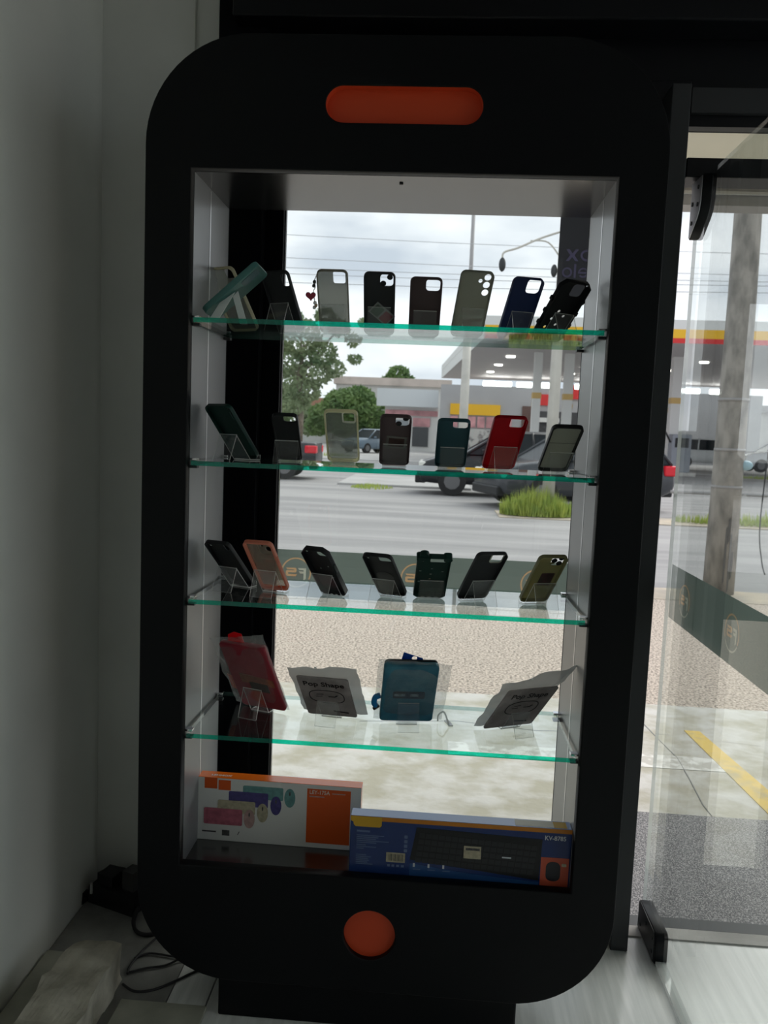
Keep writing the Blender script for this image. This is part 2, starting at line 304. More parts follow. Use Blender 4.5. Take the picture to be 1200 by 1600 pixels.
# open glass door, swung in at right angles to the facade
door = struct(box('door_1', 0.695, 0.705, -0.42, 0.488, 0.012, 0.632 + E, M['doorglass']))
YZ = Matrix(((0, 0, 1, 0), (1, 0, 0, 0), (0, 1, 0, 0), (0, 0, 0, 1)))         # plate x -> y, y -> z, z -> x
box('glass_edge', 0.6955, 0.7045, 0.4881, 0.4888, 0.012, 0.632 + E, M['acryledge'], door)
film(door, T(0.7058, 0, E) @ YZ, -0.42, 0.488, -0.441, -0.304, [0.37, 0.055, -0.26], -0.376)
def fitting(nm, pts, bolts, face):
    p = plate(nm, [pts], 0.032, M['blackmetal'], door, T(0.70, 0, E) @ YZ, bev=0.003)
    cx_ = sum(a for a, b in pts) / len(pts); cz_ = sum(b for a, b in pts) / len(pts)
    plate('cover_plate', [[(cx_ + (a - cx_) * 0.93, cz_ + (b - cz_) * 0.95) for a, b in pts]], 0.002, face, p, T(0.6832, 0, E) @ YZ)
    for a, b in bolts:
        meshobj('screw', plate_me([circ(0.005, n=10)], 0.003), M['darkmetal'], p, T(0.682, a, b + E) @ YZ)
fitting('floor_hinge', [(0.318, -1.275), (0.478, -1.275), (0.478, -1.205), (0.468, -1.198), (0.328, -1.198), (0.318, -1.207)], ((0.34, -1.255), (0.40, -1.22), (0.34, -1.22), (0.45, -1.255)), M['darkmetal'])
fitting('top_pivot', [(0.405, 0.634), (0.487, 0.634), (0.487, 0.500), (0.478, 0.500), (0.428, 0.535), (0.412, 0.552), (0.405, 0.575)], ((0.43, 0.61), (0.47, 0.58), (0.43, 0.57), (0.468, 0.535)), M['satin'])
box('bottom_seal', 0.688, 0.712, -0.42, 0.318, 0.004, 0.012, M['acryledge'], door)

# ================================================================ CABINET
cab = thing('display_cabinet', 'tall matt black cabinet shaped like a giant mobile phone with orange slot and button', 'cabinet', (0, 0, 0))
ZT, ZB, ZAT, ZAB = 0.7448 + E, -1.1757 + E, 0.4956 + E, -0.925 + E
AL, AR = -0.4095, 0.4097
zc = (ZT + ZB) / 2
outer = rrect(1.0, ZT - ZB, 0.205, 0, zc, 16)
apert = [(AL, ZAB), (AR, ZAB), (AR, ZAT), (AL, ZAT)]
pill = rrect(0.299, 0.068, 0.0335, -0.001, 0.6185 + E, 10); butt = circ(0.0545, -0.002, -1.050 + E, 40)
plate('front_panel', [outer, apert, pill, butt], 0.026, M['cab'], cab, T(0, 0.013, 0) @ XZ, bev=0.002)
ap2 = [(AL - 0.02, ZAB - 0.03), (AR + 0.02, ZAB - 0.03), (AR + 0.02, ZAT + 0.02), (AL - 0.02, ZAT + 0.02)]
plate('body_shell', [outer, ap2], 0.264, M['cab'], cab, T(0, 0.158, 0) @ XZ)
box('speaker_slot', -0.156, 0.154, 0.022, 0.026, 0.58 + E, 0.657 + E, M['orange'], cab)
box('home_button', -0.062, 0.058, 0.0125, 0.026, -1.11 + E, -0.99 + E, M['orange'], cab)
ring = plate_me([pill, rrect(0.2986, 0.0676, 0.0333, -0.001, 0.6185 + E, 10)], 0.020); meshobj('slot_lining', ring, M['orange'], cab, T(0, 0.013, 0) @ XZ)
SEAM = 0.1408
for nm, s, xin in (('side_panel', -1, AL), ('side_panel', 1, AR)):
    sp_ = box(nm, min(xin, xin + s * 0.019), max(xin, xin + s * 0.019), 0.0262, 0.290, ZAB - 0.012, ZAT, M['cabin'], cab)
    box('seam_strip', min(xin - s * 0.0006, xin + s * 0.001), max(xin - s * 0.0006, xin + s * 0.001), SEAM - 0.0035, SEAM + 0.0035, ZAB - 0.010, ZAT - 0.004, M['alu'], cab)
    box('edge_banding', min(xin - s * 0.0008, xin + s * 0.019), max(xin - s * 0.0008, xin + s * 0.019), 0.2902, 0.292, ZAB - 0.012, ZAT, M['cab'], cab)
box('top_panel', AL, AR, 0.0262, 0.290, ZAT, ZAT + 0.019, M['cabtop'], cab)
box('bottom_panel', AL, AR, 0.0262, 0.290, ZAB - 0.030, ZAB - 0.0115, M['cabtop'], cab)
box('plinth', -0.328, 0.316, 0.03, 0.28, 0, ZB - 0.0005, M['cab'], cab, bev=0.004)
meshobj('ceiling_screw', plate_me([circ(0.004, n=10)], 0.003), M['blackmetal'], cab, T(-0.004, 0.07, ZAT - 0.001))
SH = {1: 0.2125 + E, 2: -0.0725 + E, 3: -0.3573 + E, 4: -0.6424 + E}
SL = {1: 'topmost', 2: 'second', 3: 'third', 4: 'lowest'}
GT = 0.0095
for k in (1, 2, 3, 4):
    for s, xin in ((-1, AL), (1, AR)):
        for yy in (0.030, 0.272):
            x0, x1 = sorted((xin, xin - s * 0.016))
            b = box('shelf_clip', x0, x1, yy - 0.008, yy + 0.008, SH[k] - GT - 0.006, SH[k] - GT - 0.0003, M['darkmetal'], cab, bev=0.001)
            box('clip_jaw', x0, x1, yy - 0.008, yy + 0.008, SH[k] + 0.0003, SH[k] + 0.005, M['chrome'], b, bev=0.001)
for k in (1, 2, 3, 4):
    bm = bmesh.new(); v, fs = addbox(bm, -0.403, 0.403, 0.012, 0.288, SH[k] - GT, SH[k])
    for f, mi in zip(fs, (4, 0, 1, 3, 2, 3)): f.material_index = mi
    g = bmobj('glass_shelf', bm, [M['shelfglass'], M['edge'], M['edgedull'], M['edgedark'], M['shelfunder']])
    tag(g, {1: 'topmost glass shelf with green edge, seen from below, carrying eight leaning cases', 2: 'second glass shelf from the top, at eye level, carrying the red phone case',
            3: 'third glass shelf from the top, carrying the peach framed case', 4: 'lowest glass shelf with green edge, carrying four plastic pouches'}[k], 'shelf', 'glass shelves in the black cabinet')

# ================================================================ PHONE CASES
POSE = {
'1a': (-0.3560, 0.2560, -0.4532, 0.6779, 0.0780, 0.1550, 0.0038), '1c': (-0.2486, 0.2480, -0.4761, 0.5394, 0.0725, 0.1400, -0.0161),
'1d': (-0.1472, 0.2286, 0.0199, 0.6445, 0.0671, 0.1472, 0.0095), '1e': (-0.0490, 0.2375, 0.0417, 0.6707, 0.0675, 0.1486, 0.0058),
'1f': (0.0496, 0.2498, 0.0472, 0.7484, 0.0684, 0.1486, 0.0047), '1g': (0.1436, 0.2267, 0.2301, 0.5933, 0.0718, 0.1507, 0.0091),
'1h': (0.2441, 0.2439, 0.3287, 0.6480, 0.0699, 0.1464, 0.0166), '1i': (0.3163, 0.2225, 0.5405, 0.7476, 0.0782, 0.1481, 0.0099),
'2a': (-0.3240, 0.1621, -0.5336, 0.6998, 0.0747, 0.1427, 0.0147), '2b': (-0.2318, 0.1883, 0.0390, 0.8629, 0.0547, 0.1465, -0.0010),
'2c': (-0.1146, 0.2057, 0.0300, 0.7615, 0.0718, 0.1497, 0.0129), '2d': (0.0005, 0.1513, 0.0682, 0.8251, 0.0641, 0.1487, 0.0062),
'2e': (0.1214, 0.1737, 0.0387, 0.8558, 0.0673, 0.1488, 0.0061), '2f': (0.2257, 0.1874, 0.1708, 0.7517, 0.0720, 0.1489, 0.0031),
'2g': (0.3432, 0.1860, 0.1222, 0.8791, 0.0656, 0.1477, 0.0017), '3a': (-0.3285, 0.1778, -0.3778, 0.7646, 0.0658, 0.1441, 0.0276),
'3b': (-0.2468, 0.1379, -0.2308, 0.6952, 0.0671, 0.1499, 0.0216), '3c': (-0.1143, 0.1339, -0.4065, 0.7205, 0.0644, 0.1436, 0.0099),
'3d': (0.0117, 0.1504, -0.2988, 0.8316, 0.0652, 0.1486, 0.0136), '3e': (0.0890, 0.1617, 0.0830, 0.8101, 0.0701, 0.1504, 0.0020),
'3f': (0.1811, 0.1568, 0.3913, 0.7137, 0.0704, 0.1491, -0.0067), '3g': (0.3148, 0.1580, 0.3097, 0.6969, 0.0648, 0.1467, -0.0043),
'4a': (-0.2732, 0.1906, -0.3227, 0.5357, 0.1154, 0.1964, 0.0268), '4b': (-0.1127, 0.1831, -0.1136, 0.7223, 0.1141, 0.1618, 0.0238),
'4c': (0.0501, 0.1638, 0.1367, 0.4489, 0.1189, 0.1637, -0.0043), '4d': (0.2718, 0.1824, 0.4592, 0.6924, 0.1254, 0.1548, -0.0095)}
def frame(k):
    X, Y, yaw, lean, w_, h_, roll = POSE[k]; z = SH[int(k[0])] + 0.006
    a = Vector((math.cos(yaw), math.sin(yaw), 0)); back = Vector((math.sin(yaw), -math.cos(yaw), 0))
    b = back * math.sin(lean) + Vector((0, 0, 1)) * math.cos(lean)
    a2 = a * math.cos(roll) + b * math.sin(roll); b2 = b * math.cos(roll) - a * math.sin(roll)
    mt = Matrix((a2, b2, a2.cross(b2))).transposed().to_4x4(); mt.translation = (X, Y, z); return mt, w_, h_
STANDS = []
def stand(k, label, width=0.050, top=0.072):
    X, Y, yaw, lean, w_, h_, roll = POSE[k]; zs = SH[int(k[0])] + 0.0006
    root = thing('case_stand', label, 'stand', (X, Y, zs), yaw, 'clear acrylic case stands')
    th = 0.0024; s_, c_ = math.sin(lean), math.cos(lean); off = -0.0095          # clearance on the shop side of the case
    bx = lambda t: (off / c_ - s_ * t, c_ * t)
    p_low, p_top = bx(0.0), bx(top); foot = (p_top[0] - 0.020, 0.0)
    prof_lip = [(0.016, 0.012), (0.016, 0.0), (p_low[0], 0.0)]
    def sheet(name, prof):
        bm = bmesh.new()
        prof = [Vector((p[0], p[1])) for p in prof]; offs = []
        for i, p in enumerate(prof):
            d = (prof[min(i + 1, len(prof) - 1)] - prof[max(i - 1, 0)]).normalized(); offs.append(Vector((-d.y, d.x)) * th)
        rows = []
        for p, o_ in zip(prof, offs):
            rows.append([bm.verts.new((sx * width / 2, q.x, max(q.y, 0.0))) for sx in (-1, 1) for q in (p, p + o_)])
        for r0, r1 in zip(rows, rows[1:]):
            for (i, j, mi) in ((0, 2, 0), (2, 3, 1), (3, 1, 0), (1, 0, 1)):
                f = bm.faces.new((r0[i], r0[j], r1[j], r1[i])); f.material_index = mi
        for r0 in (rows[0], rows[-1]):
            f = bm.faces.new((r0[0], r0[1], r0[3], r0[2])); f.material_index = 1
        bmesh.ops.recalc_face_normals(bm, faces=bm.faces)
        return bmobj(name, bm, [M['acryl'], M['acryledge']], root)
    sheet('lip', prof_lip[::-1]); sheet('back_rest', [p_low, p_top]); sheet('rear_leg', [p_top, foot])
    return root
def silicone(name, col, rough=0.55, trans=0.22): return pbr(name, col, rough, trans=trans, bump=0.01, scale=400)
def case(k, label, mat_plate, mat_rim=None, holes=(), shape='round', rim=0.0022, depth=0.0095, standlabel=None, group='phone cases on acrylic stands', r=0.0115):
    """open shell seen from inside: back plate with camera cut-outs, raised rim towards the shop"""
    fm, w_, h_ = frame(k); root = thing('phone_case', label, 'phone case', mat=fm, group=group); mr = mat_rim or mat_plate
    ol = rrect(w_, h_, r, 0, h_ / 2, 7) if shape == 'round' else cham(w_, h_, 0.012, 0, h_ / 2)
    il = rrect(w_ - 2 * rim, h_ - 2 * rim, r - rim * 0.6, 0, h_ / 2, 7) if shape == 'round' else cham(w_ - 2 * rim, h_ - 2 * rim, 0.011, 0, h_ / 2)
    loops = [il]
    tx, ty = w_ / 2, h_
    for hsp in holes:
        if hsp[0] == 'r': loops.append(rrect(hsp[3], hsp[4], hsp[5], tx - hsp[1], ty - hsp[2], 5))
        elif hsp[0] == 'c': loops.append(circ(hsp[3], tx - hsp[1], ty - hsp[2], 16))
    plate('back_plate', loops, 0.0016, mat_plate, root, T(0, 0, -0.0045))
    plate('rim', [ol, il], depth, mr, root, T(0, 0, -0.0055 + depth / 2), bev=0.0007)
    if standlabel: stand(k, standlabel)
    return root, w_, h_
def onplate(root, name, loops, mat, z=-0.0034, th=0.0008): return plate(name, loops, th, mat, root, T(0, 0, z))

blk = silicone('black_silicone', (0.012, 0.013, 0.016), 0.5, 0.04)
blk2 = silicone('black_tpu', (0.045, 0.047, 0.052), 0.35, 0.3)
clear = glass('clear_tpu', (0.80, 0.82, 0.79), 0.045, haze=0.30, hazecol=(0.50, 0.52, 0.48))
smoke = glass('smoky_tpu', (0.40, 0.42, 0.42), 0.045, haze=0.55, hazecol=(0.26, 0.27, 0.27))
cream = pbr('cream_tpu', (0.85, 0.81, 0.64), 0.25, trans=0.6)
peach = pbr('peach_tpu', (0.80, 0.32, 0.22), 0.4, trans=0.35)
brown = silicone('dark_brown_silicone', (0.17, 0.125, 0.13), 0.5, 0.5)
greyg = silicone('grey_green_silicone', (0.48, 0.49, 0.43), 0.55, 0.65)
navy = silicone('navy_silicone', (0.065, 0.095, 0.24), 0.5, 0.48)
dgreen = silicone('dark_green_silicone', (0.010, 0.050, 0.040), 0.4, 0.3)
teal = silicone('dark_teal_silicone', (0.05, 0.14, 0.17), 0.5, 0.5)
red = silicone('red_silicone', (0.55, 0.008, 0.024), 0.4, 0.55)
olive = pbr('olive_tpu', (0.36, 0.34, 0.17), 0.35, trans=0.4)
oliveg = glass('olive_clear_tpu', (0.42, 0.40, 0.24), 0.045, haze=0.55, hazecol=(0.38, 0.36, 0.2))
teal2 = pbr('pale_teal_tpu', (0.10, 0.27, 0.25), 0.35, trans=0.3)
teal3 = pbr('deep_teal_face', (0.02, 0.09, 0.11), 0.3, trans=0.1)
cardg = pbr('grey_card', (0.30, 0.31, 0.30), 0.5); cardr = pbr('dull_red_card', (0.30, 0.07, 0.09), 0.5); cardgr = pbr('dull_green_card', (0.11, 0.15, 0.12), 0.5)
CG = 'phone cases on acrylic stands'

# --- top shelf
case('1a', 'cream edged clear phone case standing behind the slanting teal case, top shelf', clear, cream, [('r', 0.018, 0.017, 0.022, 0.022, 0.005)], standlabel=None)
case('1c', 'black phone case in front of the dark window post on the top shelf', blk2, blk2, [('r', 0.016, 0.022, 0.018, 0.028, 0.006)], standlabel='acrylic stand holding the black case by the dark post, top shelf')
r0, w0, h0 = case('1d', 'pale smoky clear phone case with a red heart charm, top shelf', glass('grey_clear_tpu', (0.52, 0.53, 0.50), 0.045, haze=0.45, hazecol=(0.36, 0.36, 0.33)), pbr('greyish_cream_tpu', (0.42, 0.40, 0.34), 0.35, trans=0.4),
     [('r', 0.019, 0.018, 0.026, 0.028, 0.005)], standlabel='acrylic stand holding the case with the heart charm')
ch = tube('charm_cord', smoothpts([(-w0 / 2, h0 * 0.92, 0.004), (-w0 / 2 - 0.004, h0 * 0.85, 0.007), (-w0 / 2 - 0.003, h0 * 0.76, 0.009), (-w0 / 2 - 0.007, h0 * 0.70, 0.012), (-w0 / 2 - 0.005, h0 * 0.55, 0.015), (-w0 / 2 - 0.006, h0 * 0.45, 0.017)], 4), 0.0010, M['chrome'], r0, n=6)
hp = [(0.011 * (16 * math.sin(t) ** 3) / 16, 0.0105 * (13 * math.cos(t) - 5 * math.cos(2 * t) - 2 * math.cos(3 * t) - math.cos(4 * t)) / 16) for t in [2 * PI * i / 26 for i in range(26)]]
plate('heart', [hp], 0.006, pbr('red_enamel', (0.42, 0.05, 0.09), 0.35), ch, T(-w0 / 2 - 0.013, h0 * 0.64, 0.014), bev=0.0015)
for i, (dx, t_) in enumerate(((-0.005, 0.53), (-0.003, 0.49), (-0.007, 0.455), (-0.003, 0.86), (-0.005, 0.80))):
    bm = bmesh.new(); bmesh.ops.create_icosphere(bm, subdivisions=1, radius=0.0045, matrix=T(-w0 / 2 + dx, h0 * t_, 0.014)); bmobj('bead', bm, [M['chrome'], M['logotan'], M['chrome'], M['blackp'], M['darkmetal']][i], ch, True)
def lenscase(k, label, mp_, mr_, sl, three=False):
    r_, w_, h_ = case(k, label, mp_, mr_, [('r', 0.0185, 0.019, 0.028, 0.028, 0.008)], standlabel=sl)
    for cx, cy2 in (((0.012, 0.012), (0.026, 0.027)) if not three else ((0.011, 0.011), (0.012, 0.027), (0.025, 0.019))):
        onplate(r_, 'lens_ring', [circ(0.0062, w_ / 2 - cx, h_ - cy2, 18)], blk, -0.0045, 0.0016)
    onplate(r_, 'cutout_bridge', [[(w_ / 2 - 0.034, h_ - 0.031), (w_ / 2 - 0.022, h_ - 0.027), (w_ / 2 - 0.024, h_ - 0.024), (w_ / 2 - 0.034, h_ - 0.025)]], mp_, -0.0045, 0.0016)
    return r_, w_, h_
r0, w0, h0 = lenscase('1e', 'black phone case with a tilted card printed in green and red squares, top shelf', blk2, blk2, 'acrylic stand holding the black case with the tilted card')
dm = Matrix.Rotation(math.radians(-42), 4, 'Z'); cx, cy2 = 0.005, h0 * 0.33
plate('card', [[(-0.026, -0.016), (0.026, -0.016), (0.026, 0.016), (-0.026, 0.016)]], 0.0006, cardg, r0, T(cx, cy2, -0.0032) @ dm)
for sx, mm in ((-1, cardgr), (1, cardr)): plate('card_square', [rrect(0.0205, 0.025, 0.002, sx * 0.0125, 0, 2)], 0.0004, mm, r0, T(cx, cy2, -0.0026) @ dm)
case('1f', 'dark brown phone case standing between the card case and the tall grey one, top shelf', brown, brown, [('r', 0.0195, 0.0195, 0.030, 0.029, 0.008)], standlabel='acrylic stand holding the brown case on the topmost shelf')
case('1g', 'tall grey green phone case with four round camera holes, top shelf', greyg, greyg, [('c', 0.012, 0.014, 0.0075), ('c', 0.012, 0.031, 0.0075), ('c', 0.012, 0.048, 0.0075), ('c', 0.0265, 0.0225, 0.0045)], standlabel='acrylic stand holding the grey green case with round holes')
case('1h', 'navy blue phone case with a large rounded camera opening, top shelf', navy, navy, [('r', 0.0195, 0.020, 0.031, 0.033, 0.009)], standlabel='acrylic stand holding the navy blue case')
r0, w0, h0 = case('1i', 'black rugged phone case dotted with small holes, last on the top shelf', blk, blk, [('r', 0.025, 0.024, 0.030, 0.030, 0.008), ('c', 0.006, 0.010, 0.0030)] + [('c', a, b, 0.0036) for a, b in ((0.040, 0.078), (0.022, 0.089), (0.048, 0.098), (0.030, 0.112), (0.054, 0.120))], shape='cham', depth=0.012, standlabel='acrylic stand holding the black dotted rugged case')
for i in range(4):
    for s in (-1, 1): onplate(r0, 'grip_bump', [rrect(0.006, 0.010, 0.002, s * (w0 / 2 + 0.0015), 0.012 + i * 0.030, 2)], blk, 0.0, 0.009)
# the teal case lying across a bent white stand
aL = math.radians(42); Lx = Vector((math.cos(aL), 0, math.sin(aL))); dn = Vector((math.sin(aL), 0, -math.cos(aL)))
al = math.radians(7); a_ = Vector((0, 1, 0)) * math.cos(al) + dn * math.sin(al)
nmat = Matrix((a_, Lx, a_.cross(Lx))).transposed().to_4x4(); nmat.translation = Vector((-0.392, 0.082, SH[1] + 0.0155))
tc_ = thing('phone_case', 'pale teal phone case slanting across a bent white stand on the top shelf', 'phone case', mat=nmat, group=CG)
w0, h0 = 0.072, 0.146
plate('back_plate', [rrect(w0 - 0.004, h0 - 0.004, 0.010, 0, h0 / 2, 6), rrect(0.024, 0.040, 0.007, -w0 / 2 + 0.022, h0 - 0.030, 5)], 0.0018, teal2, tc_, T(0, 0, 0.004))
plate('rim', [rrect(w0, h0, 0.012, 0, h0 / 2, 7), rrect(w0 - 0.004, h0 - 0.004, 0.010, 0, h0 / 2, 6)], 0.0125, teal2, tc_, T(0, 0, 0.0), bev=0.001)
plate('camera_window', [rrect(0.028, 0.044, 0.008, -w0 / 2 + 0.022, h0 - 0.030, 5)], 0.0012, teal3, tc_, T(0, 0, 0.0062))
ws = thing('case_stand', 'bent white plastic stand under the slanting teal case', 'stand', (-0.345, 0.075, SH[1] + 0.0005), 0)
for (p0, p1, wd) in (((0.004, -0.002, 0.066), (-0.026, -0.030, 0.0), 0.019), ((0.007, 0.000, 0.066), (0.022, 0.026, 0.0), 0.015)):
    bm = bmesh.new(); p0, p1 = Vector(p0), Vector(p1); sd = Vector((1, 0, 0)) * wd / 2; tk = Vector((0, 0.0015, 0))
    q = [bm.verts.new(v) for v in (p0 - sd * .9 - tk, p0 + sd * .9 - tk, p1 + sd - tk, p1 - sd - tk, p0 - sd * .9 + tk, p0 + sd * .9 + tk, p1 + sd + tk, p1 - sd + tk)]
    for f in ((0, 3, 2, 1), (4, 5, 6, 7), (0, 1, 5, 4), (1, 2, 6, 5), (2, 3, 7, 6), (3, 0, 4, 7)): bm.faces.new([q[i] for i in f])
    bmesh.ops.recalc_face_normals(bm, faces=bm.faces); bmobj('leg', bm, M['white'], ws)
box('bridge', -0.006, 0.016, -0.006, 0.004, 0.0655, 0.069, M['white'], ws)
# --- second shelf
case('2a', 'dark green phone case with a narrow vertical camera slot, second shelf', dgreen, dgreen, [('c', 0.012, 0.014, 0.0045), ('r', 0.012, 0.031, 0.0085, 0.021, 0.004)], standlabel='acrylic stand holding the dark green case with the narrow slot')
case('2b', 'narrow black phone case in front of the dark post on the second shelf', blk, blk, [('r', 0.0185, 0.017, 0.026, 0.020, 0.007)], standlabel='acrylic stand holding the narrow black case, second shelf')
r0, w0, h0 = case('2c', 'clear phone case with cream edges on the second shelf', glass('clear_grey_tpu', (0.66, 0.68, 0.65), 0.045, haze=0.36, hazecol=(0.40, 0.42, 0.39)), pbr('ivory_tpu', (0.95, 0.92, 0.72), 0.2, trans=0.7), [('r', 0.0195, 0.020, 0.025, 0.027, 0.004)], rim=0.0032, standlabel='acrylic stand holding the cream edged clear case, second shelf')
onplate(r0, 'camera_rim', [rrect(0.029, 0.031, 0.006, w0 / 2 - 0.0195, h0 - 0.020, 5), rrect(0.0235, 0.0255, 0.004, w0 / 2 - 0.0195, h0 - 0.020, 5)], pbr('white_tpu', (0.97, 0.97, 0.92), 0.2, trans=0.8), -0.002, 0.003)
r0, w0, h0 = lenscase('2d', 'dark brown phone case with a framed card inside, second shelf', brown, brown, 'acrylic stand holding the brown case with the framed card')
rm = Matrix.Rotation(math.radians(-3), 4, 'Z')
plate('card', [rrect(0.043, 0.037, 0.002, 0, 0, 2), rrect(0.033, 0.026, 0.001, 0, 0, 2)], 0.0006, pbr('card_border', (0.16, 0.15, 0.14), 0.5), r0, T(0.003, h0 * 0.44, -0.0032) @ rm)
plate('card_picture', [rrect(0.033, 0.026, 0.001, 0, 0, 2)], 0.0006, pbr('maroon_card', (0.075, 0.028, 0.026), 0.5, var=0.5, scale=60), r0, T(0.003, h0 * 0.44, -0.0033) @ rm)
case('2e', 'dark teal phone case with a wide camera opening, between the brown and red cases', teal, teal, [('r', 0.0200, 0.0175, 0.0305, 0.0245, 0.007)], standlabel='acrylic stand holding the dark teal case')
case('2f', 'bright red phone case leaning on the second shelf', red, red, [('r', 0.0205, 0.0190, 0.029, 0.027, 0.005)], rim=0.003, standlabel='acrylic stand holding the red case')
r0, w0, h0 = case('2g', 'black framed phone case with a plain grey liner, second shelf beside the pale wall', greyg, blk, [], rim=0.0036, standlabel='acrylic stand holding the grey lined case')
onplate(r0, 'liner_fold', [[(-w0 / 2 + 0.004, h0 * 0.595), (w0 / 2 - 0.004, h0 * 0.595), (w0 / 2 - 0.004, h0 * 0.607), (-w0 / 2 + 0.004, h0 * 0.607)]], pbr('grey_liner', (0.26, 0.26, 0.23), 0.6), -0.0034, 0.0008)
# --- third shelf
case('3a', 'black phone case with a small oval camera hole, third shelf by the black side wall', blk, blk, [('r', 0.017, 0.020, 0.0105, 0.021, 0.005), ('c', 0.058, 0.018, 0.003)], standlabel='acrylic stand holding the black case with the oval hole')
r0, w0, h0 = case('3b', 'clear phone case with a thick peach frame, third shelf', glass('warm_clear_tpu', (0.72, 0.66, 0.58), 0.045, haze=0.28, hazecol=(0.5, 0.42, 0.36)), peach, [('c', 0.0135, 0.0235, 0.0075), ('c', 0.027, 0.014, 0.0035)], rim=0.0042, standlabel='acrylic stand holding the peach framed case')
onplate(r0, 'camera_plate', [rrect(0.032, 0.034, 0.006, w0 / 2 - 0.0205, h0 - 0.0215, 5), circ(0.0075, w0 / 2 - 0.0135, h0 - 0.0235, 16), circ(0.0035, w0 / 2 - 0.027, h0 - 0.014, 12)], glass('camera_plate_tpu', (0.6, 0.58, 0.52), 0.05, haze=0.5, hazecol=(0.5, 0.46, 0.4)), -0.003, 0.001)
onplate(r0, 'side_button', [rrect(0.003, 0.016, 0.001, w0 / 2 + 0.0005, h0 * 0.66, 2)], peach, 0.0, 0.004)
onplate(r0, 'foot_tab', [rrect(0.018, 0.006, 0.002, -w0 * 0.25, 0.006, 2)], pbr('orange_tpu', (0.85, 0.2, 0.07), 0.4, trans=0.4), -0.002, 0.002)
onplate(r0, 'foot_tab', [rrect(0.018, 0.006, 0.002, w0 * 0.22, 0.006, 2)], pbr('orange_tpu_b', (0.85, 0.2, 0.07), 0.4, trans=0.4), -0.002, 0.002)
r0, w0, h0 = case('3c', 'black rugged phone case with cut corners and a tilted pill opening, third shelf', blk, blk, [('r', 0.0200, 0.0200, 0.027, 0.017, 0.007), ('c', 0.0575, 0.018, 0.0028)] + [('c', a, b, 0.0022) for a, b in ((0.022, 0.062), (0.043, 0.070), (0.022, 0.098))], shape='cham', depth=0.013, standlabel='acrylic stand holding the black case with cut corners')
for x_ in (-0.005, 0.007, 0.019): onplate(r0, 'painted_port_gleam', [rrect(0.006, 0.003, 0.001, x_, 0.0016, 2)], M['white'], 0.0072, 0.0006)  # white tabs stand in for daylight showing through the port holes
onplate(r0, 'side_button', [rrect(0.003, 0.022, 0.001, w0 / 2 + 0.0006, h0 * 0.6, 2)], blk2, 0.002, 0.006)
r0, w0, h0 = case('3d', 'plain black phone case between the two rugged ones on the third shelf', blk, blk, [('r', 0.0195, 0.0195, 0.027, 0.018, 0.004), ('c', 0.0570, 0.020, 0.0028)], standlabel='acrylic stand holding the plain black case between the rugged ones')
for x_ in (-0.012, 0.010, 0.020): onplate(r0, 'painted_port_gleam', [rrect(0.007, 0.003, 0.001, x_, 0.0016, 2)], M['white'], 0.0042, 0.0006)  # daylight through the ports, painted as white tabs
onplate(r0, 'disc_mark', [circ(0.019, -0.004, h0 * 0.42, 28)], pbr('graphite_disc', (0.03, 0.031, 0.036), 0.35), -0.0035, 0.0005)
r0, w0, h0 = case('3e', 'dark green rugged phone case with corner bumpers and small holes, third shelf', dgreen, dgreen, [('r', 0.0245, 0.0215, 0.0345, 0.0185, 0.003)] + [('r', a, b, 0.0055, 0.0034, 0.0014) for a, b in ((0.0575, 0.029), (0.060, 0.064), (0.0130, 0.064), (0.036, 0.055), (0.037, 0.075), (0.038, 0.093), (0.060, 0.104), (0.0165, 0.103))], shape='cham', depth=0.013, standlabel='acrylic stand holding the dark green rugged case')
for s in (-1, 1): onplate(r0, 'corner_bumper', [rrect(0.018, 0.014, 0.006, s * (w0 / 2 - 0.007), h0 - 0.005, 4)], dgreen, 0.0, 0.015)
onplate(r0, 'carry_loop', [circ(0.010, -w0 / 2 + 0.014, h0 + 0.001, 18)], dgreen, 0.0, 0.011)
for x_ in (-0.014, 0.0, 0.015): onplate(r0, 'painted_port_gleam', [rrect(0.009, 0.003, 0.001, x_, 0.0022, 2)], pbr('pale_green_gleam', (0.45, 0.5, 0.47), 0.5), 0.0072, 0.0006)  # port daylight put into the colour of pale green tabs
r0, w0, h0 = case('3f', 'black phone case with a metal rimmed square camera opening, third shelf', blk2, blk2, [('r', 0.0200, 0.0195, 0.028, 0.028, 0.005)], standlabel='acrylic stand holding the case with the metal rimmed opening')
onplate(r0, 'camera_rim', [rrect(0.0285, 0.0285, 0.0055, w0 / 2 - 0.020, h0 - 0.0195, 5), rrect(0.0262, 0.0262, 0.0045, w0 / 2 - 0.020, h0 - 0.0195, 5)], M['logopale'], -0.003, 0.002)
for x_, d_ in ((-0.024, 0.004), (-0.013, 0.0025), (0.000, 0.008)): onplate(r0, 'painted_port_gleam', [rrect(d_, 0.003, 0.001, x_, 0.0016, 2)], M['white'], 0.0042, 0.0006)  # white tabs imitate light coming through the ports
onplate(r0, 'side_button', [rrect(0.003, 0.018, 0.001, w0 / 2 + 0.0005, h0 * 0.70, 2)], M['logopale'], 0.0, 0.004)
r0, w0, h0 = lenscase('3g', 'olive tinted clear phone case with a dark red card, third shelf', oliveg, olive, 'acrylic stand holding the olive tinted case', True)
plate('card', [rrect(0.030, 0.040, 0.002, 0, 0, 2)], 0.0006, pbr('dark_red_card', (0.085, 0.03, 0.03), 0.45, var=0.7, scale=45), r0, T(0.008, h0 * 0.47, -0.0032))

